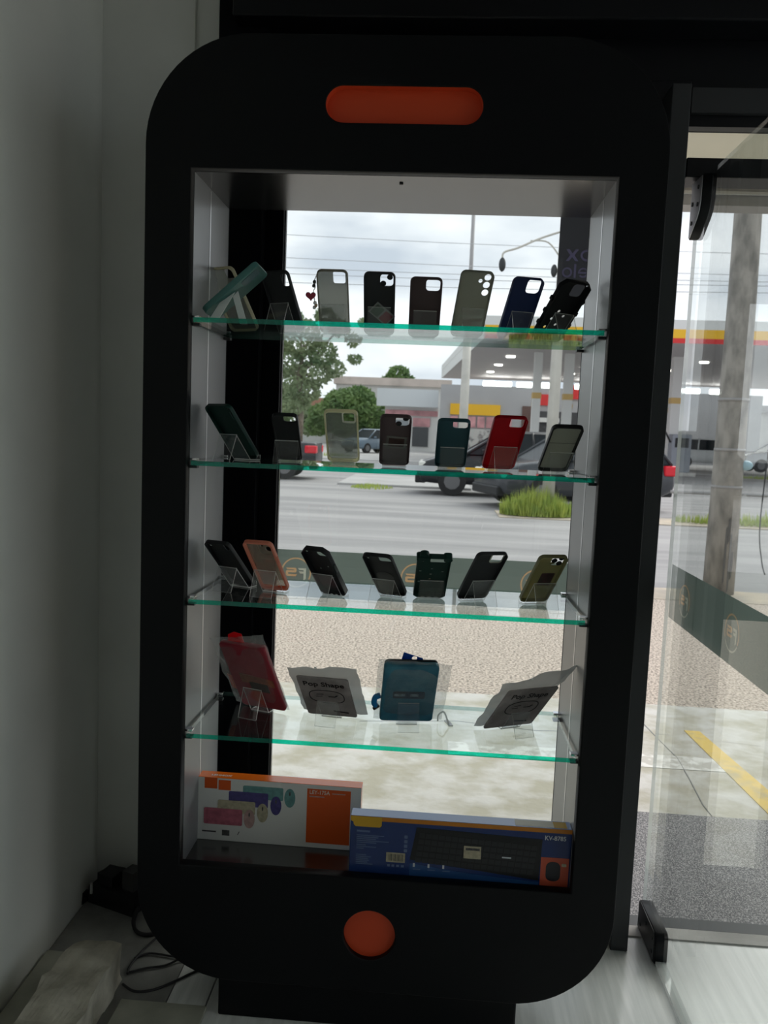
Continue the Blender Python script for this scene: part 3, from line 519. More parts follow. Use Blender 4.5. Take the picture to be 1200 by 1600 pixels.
# ================================================================ POUCHES ON THE LOWEST SHELF
bagc = glass('clear_bag', (0.90, 0.91, 0.91), 0.05, rough=0.08, haze=0.10, hazecol=(0.85, 0.86, 0.86), crumple=0.6)
bagf = glass('frosted_bag', (0.62, 0.63, 0.63), 0.05, rough=0.15, haze=0.45, hazecol=(0.78, 0.79, 0.79), crumple=0.5)
def bag(name, root, corners, bulge, mat, n=18, amp=0.004, seed=0, zoff=0.0):
    """pillow bag: two crumpled skins over the quad TL,TR,BR,BL in the root's plane"""
    bm = bmesh.new(); c = [Vector((*p, 0)) for p in corners]
    def pt(u, v, s):
        p = (c[0] * (1 - u) + c[1] * u) * (1 - v) + (c[3] * (1 - u) + c[2] * u) * v
        e = min(1.0, 5.0 * min(u, 1 - u)) * min(1.0, 5.0 * min(v, 1 - v)); e = e * e * (3 - 2 * e)
        nzv = noise.noise(Vector((p.x * 40 + seed, p.y * 40, s * 3 + seed))) * amp
        wav = noise.noise(Vector((p.x * 25 + 5 * seed, p.y * 25, 9))) * amp * 1.5
        p.x += noise.noise(Vector((u * 9, v * 9, seed + 4))) * amp * .5; p.y += noise.noise(Vector((u * 9, v * 9, seed + 8))) * amp * .5
        return Vector((p.x, p.y, zoff + s * (bulge * e + 0.0004) + nzv * e + wav))
    for s in (1, -1):
        g = [[bm.verts.new(pt(i / n, j / n, s)) for i in range(n + 1)] for j in range(n + 1)]
        for j in range(n):
            for i in range(n):
                q = (g[j][i], g[j][i + 1], g[j + 1][i + 1], g[j + 1][i]); bm.faces.new(q if s < 0 else q[::-1])
    return bmobj(name, bm, mat, root, smooth=True)
PG = 'plastic pouches on the lowest shelf'
def pouch_root(k, label):
    fm, w_, h_ = frame(k); return thing('pouch', label, 'pouch', mat=fm, group=PG), w_, h_
r0, w0, h0 = pouch_root('4a', 'clear plastic bag holding a dark red wallet case, tallest pouch on the lowest shelf')
redl = pbr('dark_red_leather', (0.42, 0.035, 0.06), 0.4, var=0.3, scale=12, bump=0.1, trans=0.12)
plate('wallet_case', [rrect(w0, h0, 0.008, 0, h0 / 2, 4)], 0.014, redl, r0, T(0, 0, 0), bev=0.003)
plate('wallet_label', [[(-0.032, 0.082), (0.052, 0.076), (0.052, 0.098), (-0.032, 0.110)]], 0.0008, pbr('brown_label', (0.42, 0.13, 0.07), 0.5, var=0.5, scale=40), r0, T(0, 0, 0.0076))
plate('wallet_label', [[(-0.012, 0.058), (0.034, 0.056), (0.034, 0.082), (-0.012, 0.086)]], 0.0008, pbr('dark_label', (0.03, 0.025, 0.02), 0.5), r0, T(0, 0, 0.0082))
plate('header_card', [[(-0.036, h0 + 0.001), (0.004, h0 - 0.001), (0.006, h0 + 0.026), (-0.012, h0 + 0.030), (-0.030, h0 + 0.020)]], 0.001, pbr('red_card', (0.8, 0.008, 0.02), 0.5, trans=0.45), r0, T(0, 0, -0.003))
plate('side_sticker', [[(-0.071, 0.050), (-0.060, 0.046), (-0.060, 0.088), (-0.071, 0.094)]], 0.0008, pbr('orange_sticker', (0.65, 0.16, 0.09), 0.5), r0, T(0, 0, 0.002))
bag('bag', r0, [(-0.083, h0 + 0.004), (0.063, h0 + 0.034), (w0 / 2 + 0.005, -0.001), (-0.078, 0.000)], 0.010, bagc, seed=1)
def grey_pouch(k, label, crn, seed, sq):
    r0, w0, h0 = pouch_root(k, label)
    bag('bag', r0, crn, 0.007, bagf, seed=seed, amp=0.005)
    dk = pbr('grey_inner_' + k, (0.66, 0.62, 0.61), 0.4, col2=(0.42, 0.385, 0.38), scale=22, trans=0.75)
    plate('inner_card', [rrect(w0, h0 - 0.006, 0.006, 0, h0 / 2 + 0.003, 4)], 0.004, dk, r0, T(0, 0, 0.0125), bev=0.001)
    ink = pbr('black_ink_' + k, (0.008, 0.008, 0.009), 0.5)
    text('pouch_lettering', 'Pop Shape', 0.0235, ink, r0, T(0, h0 * 0.845, 0.0150), 0.0002, 0.0004, 'CENTER', sx=0.93)
    ov = [(0.040 * math.copysign(abs(math.cos(t)) ** .75, math.cos(t)), 0.026 * math.copysign(abs(math.sin(t)) ** .75, math.sin(t))) for t in [2 * PI * i / 40 for i in range(40)]]
    plate('printed_oval', [ov, [(x * 0.95, y * 0.93) for x, y in ov]], 0.0005, ink, r0, T(0, h0 * 0.545, 0.0150))
    for p in ([(-0.022, 0.006), (-0.006, 0.008), (-0.006, 0.0095), (-0.022, 0.0075)], [(0.004, 0.001), (0.018, 0.002), (0.024, 0.008), (0.026, 0.006), (0.019, -0.001), (0.004, -0.001)], [(-0.024, -0.003), (-0.010, -0.001), (-0.010, 0.0005), (-0.024, -0.0015)]):
        plate('printed_stroke', [p], 0.0005, ink, r0, T(0, h0 * 0.55, 0.0150))
    plate('printed_stroke', [[(0.006, 0.026), (0.040, 0.022), (0.040, 0.027), (0.006, 0.031)]], 0.0005, ink, r0, T(0, 0, 0.0150))
    plate('hang_hole', [circ(0.003, 0, 0, 12)], 0.0004, M['white'], r0, T(-0.012, h0 + 0.022, 0.003))
grey_pouch('4b', 'grey frosted pouch with dark oval print, between the red and blue pouches', [(-0.078, 0.172), (0.078, 0.188), (0.078, -0.001), (-0.072, 0.000)], 3, 0)
grey_pouch('4d', 'grey frosted pouch twisted towards the pale side wall, lowest shelf', [(-0.076, 0.162), (0.088, 0.210), (0.064, 0.012), (-0.078, -0.001)], 5, 1)
r0, w0, h0 = pouch_root('4c', 'clear bag holding a petrol blue wallet case with a blue tag, lowest shelf')
bl = pbr('petrol_blue_leather', (0.03, 0.16, 0.24), 0.4, col2=(0.06, 0.24, 0.33), scale=30, bump=0.1, trans=0.1)
plate('wallet_case', [rrect(w0, h0, 0.009, 0, h0 / 2, 5)], 0.016, bl, r0, None, bev=0.003)
plate('wallet_spine', [rrect(w0 - 0.004, h0 - 0.002, 0.009, 0, h0 / 2 + 0.003, 5)], 0.003, pbr('dark_spine', (0.02, 0.03, 0.035), 0.5), r0, T(0, 0, -0.010))
plate('printed_label', [rrect(0.070, 0.020, 0.004, 0, h0 * 0.49, 3)], 0.0008, pbr('navy_label', (0.01, 0.03, 0.06), 0.4), r0, T(0, 0, 0.0084))
for x_, w_ in ((-0.020, 0.024), (0.012, 0.018)): plate('label_print', [rrect(w_, 0.007, 0.001, x_, h0 * 0.49, 2)], 0.0006, pbr('label_grey', (0.25, 0.34, 0.40), 0.5, var=0.6, scale=120), r0, T(0, 0, 0.0090))
tg = plate('hang_tag', [[(-0.022, h0 - 0.002), (0.026, h0 - 0.002), (0.024, h0 + 0.004), (-0.018, h0 + 0.020)], circ(0.0060, 0.006, h0 + 0.0042, 12)], 0.0012, pbr('royal_blue_card', (0.01, 0.10, 0.45), 0.5, trans=0.5), r0, T(0, 0, -0.013))
tube('strap', smoothpts([(-w0 / 2 - 0.002, 0.066, -0.004), (-w0 / 2 - 0.012, 0.060, -0.004), (-w0 / 2 - 0.014, 0.045, -0.003), (-w0 / 2 - 0.010, 0.036, -0.003)], 4), 0.0065, pbr('bright_blue_strap', (0.02, 0.30, 0.65), 0.4, trans=0.3), r0)
tube('buckle', [(-w0 / 2 - 0.014, 0.026, -0.003), (-w0 / 2 - 0.003, 0.036, -0.003)], 0.004, M['darkmetal'], r0)
bag('bag', r0, [(-0.072, h0 + 0.014), (0.088, h0 - 0.002), (w0 / 2 + 0.022, -0.001), (-0.073, 0.0)], 0.012, bagc, seed=8)
for k, t_, lb in (('4a', 0.066, 'acrylic stand in front of the dark red wallet case'), ('4b', 0.060, 'acrylic stand behind the grey pouch next to the red one'), ('4c', 0.058, 'acrylic stand behind the petrol blue wallet case'), ('4d', 0.058, 'acrylic stand behind the twisted grey pouch')):
    q = list(POSE[k]); back = (math.sin(q[2]), -math.cos(q[2])); q[0] += back[0] * 0.012; q[1] += back[1] * 0.012; POSE['s'] = tuple(q); POSE[k + 's'] = tuple(q); stand(k + 's', lb, 0.046, t_ + 0.008)
# small clear hooks left between the pouches
hk = thing('display_hook', 'small clear plastic hook lying between the blue pouch and the twisted grey pouch', 'hook', (0.137, 0.165, SH[4] + 0.0006), 0.3)
tube('hook_arm', smoothpts([(-0.012, 0.01, 0.003), (-0.014, 0.0, 0.020), (-0.004, -0.005, 0.028), (0.002, -0.012, 0.014), (0.004, -0.02, 0.003)], 4), 0.0022, M['acryledge'], hk)
box('hook_plate', 0.004, 0.014, -0.022, 0.012, 0.0, 0.003, M['acryledge'], hk)

# ================================================================ KEYBOARD BOXES
FZ = ZAB - 0.0113
def dim(v): return v
wb = thing('keyboard_box', 'white carton of pastel keyboard sets with an orange top and panel', 'box', (-0.413, 0.132, FZ), math.radians(-0.6), 'keyboard cartons at the bottom of the cabinet')
W_, H_, D_ = 0.373, 0.148, 0.031
wh = pbr('white_carton', (0.74, 0.75, 0.72), 0.45); og = pbr('orange_carton', (0.86, 0.17, 0.012), 0.16, ior=1.7); ogp = pbr('orange_print', (0.72, 0.105, 0.01), 0.45)
box('carton', 0, W_, 0.0, D_, 0, H_ - 0.001, wh, wb, bev=0.001)
box('carton_top', 0, W_, -0.0003, D_ + 0.0003, H_ - 0.001, H_, og, wb)
box('carton_side', W_ - 0.0005, W_ + 0.0004, 0.001, D_, 0.001, H_ - 0.001, og, wb)
def pr(root, name, loops, mat, lift=0.0004): return plate(name, loops, 0.0004, mat, root, T(0, -lift, 0) @ XZ)
def rc(x0, x1, z0, z1): return [(x0, z0), (x1, z0), (x1, z1), (x0, z1)]
pr(wb, 'orange_panel', [rc(0.252, 0.350, 0.012, 0.138)], ogp)
pr(wb, 'brand_square', [rc(0.018, 0.047, 0.122, 0.147)], ogp); pr(wb, 'brand_square', [rc(0.050, 0.078, 0.120, 0.143)], ogp)
pc = {n_: pbr(n_, c, 0.5, var=v, scale=s_) for n_, c, v, s_ in (('print_teal', (0.16, 0.36, 0.35), .25, 90), ('print_purple', (0.09, 0.075, 0.26), .3, 90), ('print_cream', (0.52, 0.47, 0.33), .3, 90), ('print_pink', (0.55, 0.16, 0.22), .35, 70), ('print_rose', (0.55, 0.36, 0.34), .3, 60), ('print_grey', (0.12, 0.12, 0.12), .6, 150))}
pr(wb, 'printed_keyboard', [rrect(0.092, 0.030, 0.003, 0.152, 0.119, 2)], pc['print_teal'], 0.0004)
pr(wb, 'printed_keyboard', [rrect(0.090, 0.034, 0.003, 0.119, 0.102, 2)], pc['print_purple'], 0.0008)
pr(wb, 'printed_keyboard', [rrect(0.086, 0.030, 0.003, 0.092, 0.082, 2)], pc['print_cream'], 0.0012)
pr(wb, 'printed_keyboard', [rrect(0.088, 0.038, 0.003, 0.062, 0.058, 2)], pc['print_pink'], 0.0016)
def ell(a, b, cx, cz): return [(cx + a * math.cos(2 * PI * i / 22), cz + b * math.sin(2 * PI * i / 22)) for i in range(22)]
for (cx, cz, mm, lf) in ((0.213, 0.112, 'print_teal', 0.0004), (0.182, 0.092, 'print_purple', 0.0008), (0.152, 0.073, 'print_cream', 0.0012), (0.122, 0.057, 'print_rose', 0.0016)):
    pr(wb, 'printed_mouse', [ell(0.0125, 0.022, cx, cz)], pc[mm], lf); pr(wb, 'mouse_wheel', [ell(0.0018, 0.005, cx, cz + 0.010)], pc['print_grey'], lf + 0.0004)
lt = pbr('pale_lettering', (0.72, 0.60, 0.52), 0.5)
text('model_lettering', 'LEY-175A', 0.0125, lt, wb, T(0.257, -0.0009, 0.130) @ XZ, 0.0002, 0.0002, sx=0.9)
pr(wb, 'printed_line', [rc(0.308, 0.338, 0.1285, 0.1305)], ogp if False else pc['print_rose'], 0.0008); pr(wb, 'printed_line', [rc(0.257, 0.291, 0.119, 0.1215)], pc['print_rose'], 0.0008)
pr(wb, 'printed_line', [rc(0.014, 0.046, 0.0190, 0.0225)], pc['print_grey']); pr(wb, 'barcode', [rc(0.060, 0.077, 0.013, 0.026)], pc['print_grey']); pr(wb, 'printed_tick', [[(0.095, 0.0165), (0.0965, 0.016), (0.1005, 0.0245), (0.0985, 0.0245)]], pc['print_grey'])
text('top_lettering', 'LEHMOX', 0.0105, pbr('white_lettering', (0.86, 0.72, 0.66), 0.4), wb, T(0.030, 0.012, H_ + 0.0002) @ Matrix.Identity(4), 0.0002, 0.0003, sx=1.1)

bb = thing('keyboard_box', 'dark blue carton of a black keyboard and mouse set with an orange stripe', 'box', (-0.0525, 0.0285, FZ), math.radians(0.3), 'keyboard cartons at the bottom of the cabinet')
W_, H_, D_ = 0.462, 0.133, 0.034
nv = pbr('navy_carton', (0.016, 0.040, 0.155), 0.25); os_ = pbr('amber_print', (0.55, 0.20, 0.015), 0.4); oy = pbr('gold_print', (0.62, 0.36, 0.02), 0.4)
box('carton', 0, W_, 0.0, D_, 0, H_ - 0.001, nv, bb, bev=0.0015)
box('carton_top', 0.001, W_ - 0.001, 0.0005, D_ - 0.0005, H_ - 0.001, H_, pbr('sky_sheen_carton', (0.24, 0.34, 0.62), 0.14, ior=1.7), bb)  # bright reflection painted as pale blue on the navy carton's top
box('top_label', 0.345, 0.425, 0.004, D_ - 0.004, H_, H_ + 0.0005, pbr('cream_label', (0.75, 0.70, 0.60), 0.4), bb)
box('top_stripe', 0.425, 0.452, 0.004, D_ - 0.004, H_, H_ + 0.0005, oy, bb)
pr(bb, 'orange_stripe', [rc(0.0, W_, 0.1235, 0.1325)], os_); pr(bb, 'gold_tab', [[(0.001, 0.132), (0.066, 0.132), (0.066, 0.114), (0.062, 0.110), (0.011, 0.110), (0.007, 0.114), (0.006, 0.120), (0.001, 0.122)]], oy, 0.0008)
kb = pbr('printed_black_keyboard', (0.010, 0.012, 0.014), 0.35, var=0.5, scale=220)
pr(bb, 'printed_keyboard', [[(0.140, 0.116), (0.402, 0.108), (0.398, 0.018), (0.128, 0.044)]], kb)
kk = pbr('key_edge', (0.022, 0.024, 0.028), 0.4)
for j in range(5):
    for i in range(18):
        x_ = 0.146 + i * 0.0138 - j * 0.0016; z_ = 0.104 - i * 0.0006 - j * (0.0135 + 0.0)
        pr(bb, 'printed_key', [rc(x_, x_ + 0.0115, z_ - 0.0105, z_)], kk, 0.0008)
pr(bb, 'blue_swoosh', [[(0.128, 0.002), (0.398, 0.002), (0.398, 0.014), (0.26, 0.022), (0.128, 0.036)]], pbr('mid_blue_print', (0.02, 0.075, 0.22), 0.35))
pr(bb, 'mouse_panel', [rc(0.401, 0.459, 0.003, 0.070)], pbr('salmon_print', (0.55, 0.10, 0.05), 0.4)); pr(bb, 'printed_mouse', [rrect(0.030, 0.042, 0.012, 0.427, 0.040, 5)], pbr('printed_mouse_black', (0.016, 0.018, 0.024), 0.35), 0.0008)
pr(bb, 'printed_receiver', [rrect(0.010, 0.007, 0.002, 0.449, 0.055, 2)], pc['print_cream'], 0.0008)
lw = pbr('lettering_white', (0.62, 0.66, 0.70), 0.5); lb_ = pbr('lettering_blue', (0.12, 0.17, 0.30), 0.5)
text('model_lettering', 'KV-8785', 0.0135, lw, bb, T(0.406, -0.0008, 0.112) @ XZ, 0.0002, 0.0002, sx=0.92)
pr(bb, 'printed_line', [rc(0.014, 0.042, 0.098, 0.102)], lb_)
for z_, x1 in ((0.091, 0.072), (0.087, 0.060), (0.083, 0.055), (0.079, 0.082), (0.075, 0.056), (0.070, 0.034), (0.066, 0.056), (0.062, 0.030), (0.048, 0.036), (0.044, 0.046), (0.040, 0.040), (0.036, 0.042), (0.032, 0.038), (0.028, 0.050)):
    pr(bb, 'printed_line', [rc(0.014, x1, z_ - 0.001, z_ + 0.001)], lb_)
for z_ in (0.093, 0.083, 0.073, 0.063): pr(bb, 'printed_emblem', [rrect(0.007, 0.007, 0.001, 0.118, z_, 1)], lb_)
pr(bb, 'barcode_label', [rc(0.078, 0.118, 0.036, 0.057)], pc['print_cream'], 0.0006)
for i in range(12): pr(bb, 'barcode_bar', [rc(0.083 + i * 0.0026, 0.0836 + i * 0.0026 + (i * 7 % 3) * 0.0005, 0.039, 0.054)], pc['print_grey'], 0.001)
pr(bb, 'price_label', [rc(0.240, 0.276, 0.056, 0.083)], pc['print_cream'], 0.0013); pr(bb, 'printed_line', [rc(0.244, 0.273, 0.074, 0.079)], pc['print_grey'], 0.0017)
for x_ in (0.135, 0.166, 0.197): pr(bb, 'printed_icon', [rc(x_, x_ + 0.004, 0.029, 0.037)], lw, 0.0008); pr(bb, 'printed_line', [rc(x_, x_ + 0.016, 0.023, 0.025)], lb_, 0.0008)
pr(bb, 'printed_line', [rc(0.320, 0.339, 0.062, 0.065)], lw, 0.0013)
for x_ in (0.081, 0.090, 0.100, 0.110): pr(bb, 'printed_mark', [rc(x_, x_ + 0.006, 0.026, 0.031)], lb_, 0.0006)

# ================================================================ THE CORNER AT THE FLOOR
def rough_block(name, x0, x1, y0, y1, z0, z1, mat, amp, seed, parent=None, cut=6):
    bm = bmesh.new(); addbox(bm, x0, x1, y0, y1, z0, z1); bmesh.ops.subdivide_edges(bm, edges=list(bm.edges), cuts=cut, use_grid_fill=True)
    for v in bm.verts:
        if v.co.z > z0 + 1e-4:
            v.co += Vector((noise.noise(v.co * 14 + Vector((seed, 0, 0))), noise.noise(v.co * 14 + Vector((0, seed, 3))), noise.noise(v.co * 20 + Vector((5, 2, seed))))) * amp
    return bmobj(name, bm, mat, parent)
pb = tag(rough_block('plaster_block', -0.690, -0.575, -0.34, 0.115, 0.0, 0.088, M['plaster'], 0.014, 2, cut=12), 'broken cream plaster kerb on the floor in the corner beside the white wall', 'plaster block')
rough_block('plaster_toe', -0.712, -0.692, -0.34, 0.09, 0.0, 0.022, M['plaster'], 0.006, 4, pb)
tag(rough_block('tile_offcut', -0.782, -0.722, -0.40, 0.175, 0.0005, 0.012, M['strip'], 0.002, 6), 'narrow pale tile offcut along the foot of the white wall', 'tile')
tag(box('tile_offcut', -0.548, -0.355, -0.115, 0.042, 0.0005, 0.010, M['strip'], bev=0.002), 'pale tile offcut on the floor between plaster kerb and cabinet foot', 'tile')
jb = thing('power_strip', 'dusty black power strip with plugs heaped in the dark corner', 'power strip', (-0.70, 0.40, 0.0005), -0.35)
rough_block('strip_body', -0.075, 0.075, -0.03, 0.03, 0.0, 0.05, M['blackp'], 0.006, 11, jb, 3)
rough_block('plug', -0.05, 0.0, -0.02, 0.03, 0.052, 0.085, M['blackp'], 0.006, 12, jb, 3); rough_block('plug', 0.025, 0.06, -0.01, 0.03, 0.052, 0.105, pbr('grey_plug', (0.05, 0.05, 0.05), 0.6), 0.005, 13, jb, 3)
rough_block('plug', -0.10, -0.078, -0.06, -0.02, 0.0, 0.03, M['blackp'], 0.006, 14, jb, 3)
box('label_tag', -0.062, -0.056, -0.036, -0.032, 0.03, 0.06, M['white'], jb)
for nm, pts, rr in (('thick black cable leaving the dusty power strip towards the cabinet', [(-0.645, 0.40, 0.06), (-0.60, 0.41, 0.035), (-0.55, 0.42, 0.02), (-0.47, 0.42, 0.016), (-0.42, 0.41, 0.014)], 0.011),
        ('thin black cable looped on the floor nearest to the power strip', [(-0.63, 0.365, 0.02), (-0.628, 0.325, 0.006), (-0.605, 0.285, 0.005), (-0.575, 0.275, 0.005), (-0.545, 0.29, 0.006), (-0.50, 0.33, 0.008)], 0.005),
        ('straight thin cable lying beside the plaster kerb', [(-0.545, 0.275, 0.004), (-0.562, 0.22, 0.004), (-0.572, 0.16, 0.0045), (-0.568, 0.13, 0.004)], 0.0028),
        ('thin cable forming the upper loop beside the cabinet foot', [(-0.572, 0.185, 0.004), (-0.545, 0.207, 0.004), (-0.50, 0.205, 0.004), (-0.46, 0.20, 0.004), (-0.40, 0.205, 0.004)], 0.0026),
        ('thin cable forming the middle loop beside the cabinet foot', [(-0.567, 0.135, 0.004), (-0.53, 0.155, 0.004), (-0.49, 0.17, 0.004), (-0.45, 0.20, 0.009), (-0.39, 0.215, 0.004)], 0.0026),
        ('thin cable forming the widest loop on the floor near the cabinet foot', [(-0.566, 0.095, 0.004), (-0.53, 0.075, 0.004), (-0.49, 0.085, 0.004), (-0.45, 0.12, 0.004), (-0.41, 0.16, 0.004), (-0.36, 0.18, 0.004)], 0.0028)):
    tag(tube('cable', smoothpts(pts, 6), rr, M['wire'], n=6), nm, 'cable', 'loose cables in the corner')

# ================================================================ OUTSIDE
G = -1.32 + E
struct(box('pavement', -30, 30, 1.175, 2.48, G - 0.2, G, M['concrete']))
struct(box('step', 0.60, 2.4, 0.526, 1.175, G - 0.1, -1.285 + E, M['granite'])); struct(box('pavement_edge', -30, 0.598, 0.526, 1.175, G - 0.2, G, M['concrete']))
struct(box('ground_side', 3.5, 40, -12, 1.175, G - 0.2, G, M['concrete']))
struct(box('ground_gravel', -40, 40, 2.48, 5.35, G - 0.2, G - 0.004, M['gravel']))
struct(box('ground_verge', -40, 40, 5.35, 5.9, G - 0.2, G + 0.0, M['dirt']))
struct(box('road', -90, 90, 5.9, 36, G - 0.2, G - 0.01, M['road']))
struct(box('ground', -120, 120, 36, 300, G - 0.3, G + 0.02, M['forecourt']))
bm = bmesh.new(); vs = [bm.verts.new(p) for p in ((1.30, 2.12, G + 0.003), (1.37, 2.12, G + 0.003), (1.47, 1.20, G + 0.003), (1.36, 1.20, G + 0.003))]; bm.faces.new(vs[::-1])
r_ = bmesh.ops.extrude_face_region(bm, geom=list(bm.faces)); bmesh.ops.translate(bm, vec=(0, 0, -0.0025), verts=[v for v in r_['geom'] if isinstance(v, bmesh.types.BMVert)])
bmesh.ops.recalc_face_normals(bm, faces=bm.faces)
struct(bmobj('road_marking', bm, M['yellow']))
pv = bpy.data.objects['pavement']
wpz = pbr('worn_white_paint', (0.80, 0.79, 0.75), 0.85, col2=(0.56, 0.54, 0.49), scale=14, lo=0.46, hi=0.54, detail=10)
box('worn_paint_strip', 0.20, 1.36, 1.66, 1.80, G, G + 0.002, wpz, pv)
tube('pavement_crack', [(1.13, 2.18, G), (1.15, 1.97, G), (1.17, 1.78, G), (1.155, 1.56, G), (1.135, 1.34, G), (1.14, 1.18, G)], 0.003, M['grout'], pv, n=5)
tube('pavement_crack', [(0.98, 2.05, G), (0.60, 2.0, G), (0.25, 2.06, G), (-0.2, 1.98, G)], 0.002, M['grout'], pv, n=5)

# canopy over the shop front
cn = struct(box('roof', -6, 9, 0.62, 1.78, 1.05 + E, 1.22 + E, M['soffit']))
box('roof_fascia', -6, 9, 1.70, 1.80, 0.925 + E, 1.05 + E, M['greymetal'], cn); box('roof_drip', -6, 9, 1.685, 1.70, 0.965 + E, 0.975 + E, M['kerb'], cn)
# verge island with kerb, grass, lamp post
isl = struct(box('ground_verge_strip', 1.2, 14, 11.85, 13.0, G - 0.1, G + 0.008, M['dirt'], bev=0.004))
struct(box('ground_corner', -2.3, 1.0, 18.2, 22.5, G - 0.1, G + 0.05, M['forecourt'], bev=0.02))
def tuft(name, label, cx, cy_, rx, ry, n, hmin, hmax, mat):
    bm = bmesh.new()
    for i in range(n):
        a = random.uniform(0, 2 * PI); q = math.sqrt(random.random()); x, y = cx + rx * q * math.cos(a), cy_ + ry * q * math.sin(a)
        h = random.uniform(hmin, hmax) * (1 - 0.6 * q); d = random.uniform(0, 2 * PI); wv = random.uniform(0.008, 0.018); ln = random.uniform(-0.5, 0.5) * h
        b0 = G + (0.02 if 0.9 < cx < 14 and 11 < cy_ < 13.2 else 0.0)
        v = [bm.verts.new((x - wv * math.cos(d), y - wv * math.sin(d), b0)), bm.verts.new((x + wv * math.cos(d), y + wv * math.sin(d), b0)), bm.verts.new((x + ln * math.sin(d), y - ln * math.cos(d) * .6, b0 + h))]
        bm.faces.new(v)
    return tag(bmobj(name, bm, mat), label, 'grass', kind='stuff')
tuft('grass', 'tall green grass growing round the pale lamp post on the verge', 1.85, 12.3, 0.62, 0.34, 1900, 0.28, 0.66, M['grass'])
tuft('grass', 'green grass along the verge beyond the concrete utility pole', 6.3, 12.3, 2.2, 0.30, 1500, 0.10, 0.35, M['grass'])
tuft('grass', 'small grass patch on the corner across the road', -1.4, 17.6, 0.5, 0.7, 350, 0.06, 0.16, M['grass'])
tuft('grass', 'grass strip in front of the far parked blue car', -5.4, 40.0, 1.4, 1.2, 300, 0.15, 0.3, M['grass'])
tuft('grass', 'grass strip beside the forecourt white cars', 15.5, 34, 3.4, 0.7, 600, 0.1, 0.3, M['grass'])
# lamp post with curved arm
lp = thing('lamp_post', 'pale square lamp post rising from the grass with long thin lamp arms', 'lamp post', (2.06, 12.45, G))
tube('post', [(0, 0, 0.1), (0, 0, 2.6), (0, 0, 4.6), (0.0, 0, 5.0)], 0.1, M['pale'], lp, n=4, rads=[0.135, 0.115, 0.095, 0.09])
tube('lamp_arm', smoothpts([(0.0, 0, 4.80), (-0.4, 0, 4.66), (-0.75, 0, 4.50), (-0.98, 0, 4.42), (-1.0, 0, 4.30)], 5), 0.017, M['pale'], lp); tube('lamp_arm', smoothpts([(0, 0, 4.3), (-0.25, 0, 4.6), (-0.55, 0, 4.62)], 5), 0.013, M['pale'], lp)
bm = bmesh.new(); bmesh.ops.create_uvsphere(bm, u_segments=12, v_segments=8, radius=0.1, matrix=T(-1.0, 0, 4.22) @ Matrix.Diagonal((0.6, 0.6, 1.2, 1))); bmobj('lamp_head', bm, M['darkmetal'], lp, True)
bm = bmesh.new(); bmesh.ops.create_uvsphere(bm, u_segments=12, v_segments=8, radius=0.09, matrix=T(-0.13, 0, 4.14) @ Matrix.Diagonal((0.6, 0.6, 1.2, 1))); bmobj('lamp_head', bm, M['darkmetal'], lp, True)
sp_ = thing('street_pole', 'slim pale street pole with a thicker lower half in front of the fuel canopy', 'pole', (0.97, 26, G))
tube('pole_base', [(0, 0, 0), (0, 0, 4.6)], 0.15, M['pale'], sp_, n=12, rads=[0.16, 0.14]); tube('pole_top', [(0, 0, 4.6), (0.0, 0, 9.2)], 0.06, M['greymetal'], sp_, n=10, rads=[0.075, 0.06])
# concrete utility pole
upo = thing('utility_pole', 'thick weathered round concrete utility pole beyond the open glass door', 'pole', (2.70, 5.8, G))
tube('shaft', [(0, 0, -0.02), (0, 0, 1.2), (0, 0, 2.6), (-0.02, 0, 4.2), (-0.03, 0, 8.0)], 0.13, M['polec'], upo, n=28, rads=[0.135, 0.128, 0.118, 0.108, 0.09])
for z_ in (0.95, 1.28, 1.72): tube('strap_ring', [(0, 0, z_), (0, 0, z_ + 0.025)], 0.132, M['greymetal'], upo, n=24)
bm = bmesh.new(); bmesh.ops.create_uvsphere(bm, u_segments=14, v_segments=10, radius=0.06, matrix=T(0.135, -0.05, 1.16) @ Matrix.Diagonal((1, 0.6, 0.75, 1))); bmobj('meter_cap', bm, pbr('pale_blue_plastic', (0.35, 0.52, 0.60), 0.4), upo, True)
stn = pbr('tar_stain', (0.15, 0.145, 0.14), 0.9)
for sx_, z0_, z1_ in ((-0.012, 0.10, 0.62), (0.030, 0.02, 0.56), (0.052, 0.14, 0.40), (0.008, 0.46, 0.70)):
    plate('dark_streak', [[(-0.006, z0_), (0.005, z0_ + 0.03), (0.010, (z0_ + z1_) / 2), (0.007, z1_), (-0.006, z1_ - 0.02), (-0.010, (z0_ + z1_) / 2 - 0.06)]], 0.004, stn, upo, T(sx_, -0.1335 + abs(sx_) * 0.1, 0.0) @ XZ)
tag(tube('hanging_wire', smoothpts([(3.02, 5.75, 2.4), (3.02, 5.75, 1.4), (3.0, 5.75, 0.6), (3.03, 5.72, 0.28), (3.06, 5.7, 0.16)], 6), 0.006, M['wire'], n=6), 'thin black wire hanging beside the concrete utility pole', 'wire')
# guard rail
gr = thing('guard_rail', 'low dark guard rail behind the grass beyond the utility pole', 'guard rail', (0, 0, 0))
tube('rail', [(4.4, 13.4, G + 0.46), (11, 13.6, G + 0.46)], 0.03, M['greymetal'], gr)
for x_ in (4.5, 5.6, 6.7, 7.8, 8.9, 10.0): tube('rail_post', [(x_, 13.42 + 0.03 * (x_ - 4.4), G - 0.05), (x_, 13.42 + 0.03 * (x_ - 4.4), G + 0.46)], 0.03, M['greymetal'], gr)
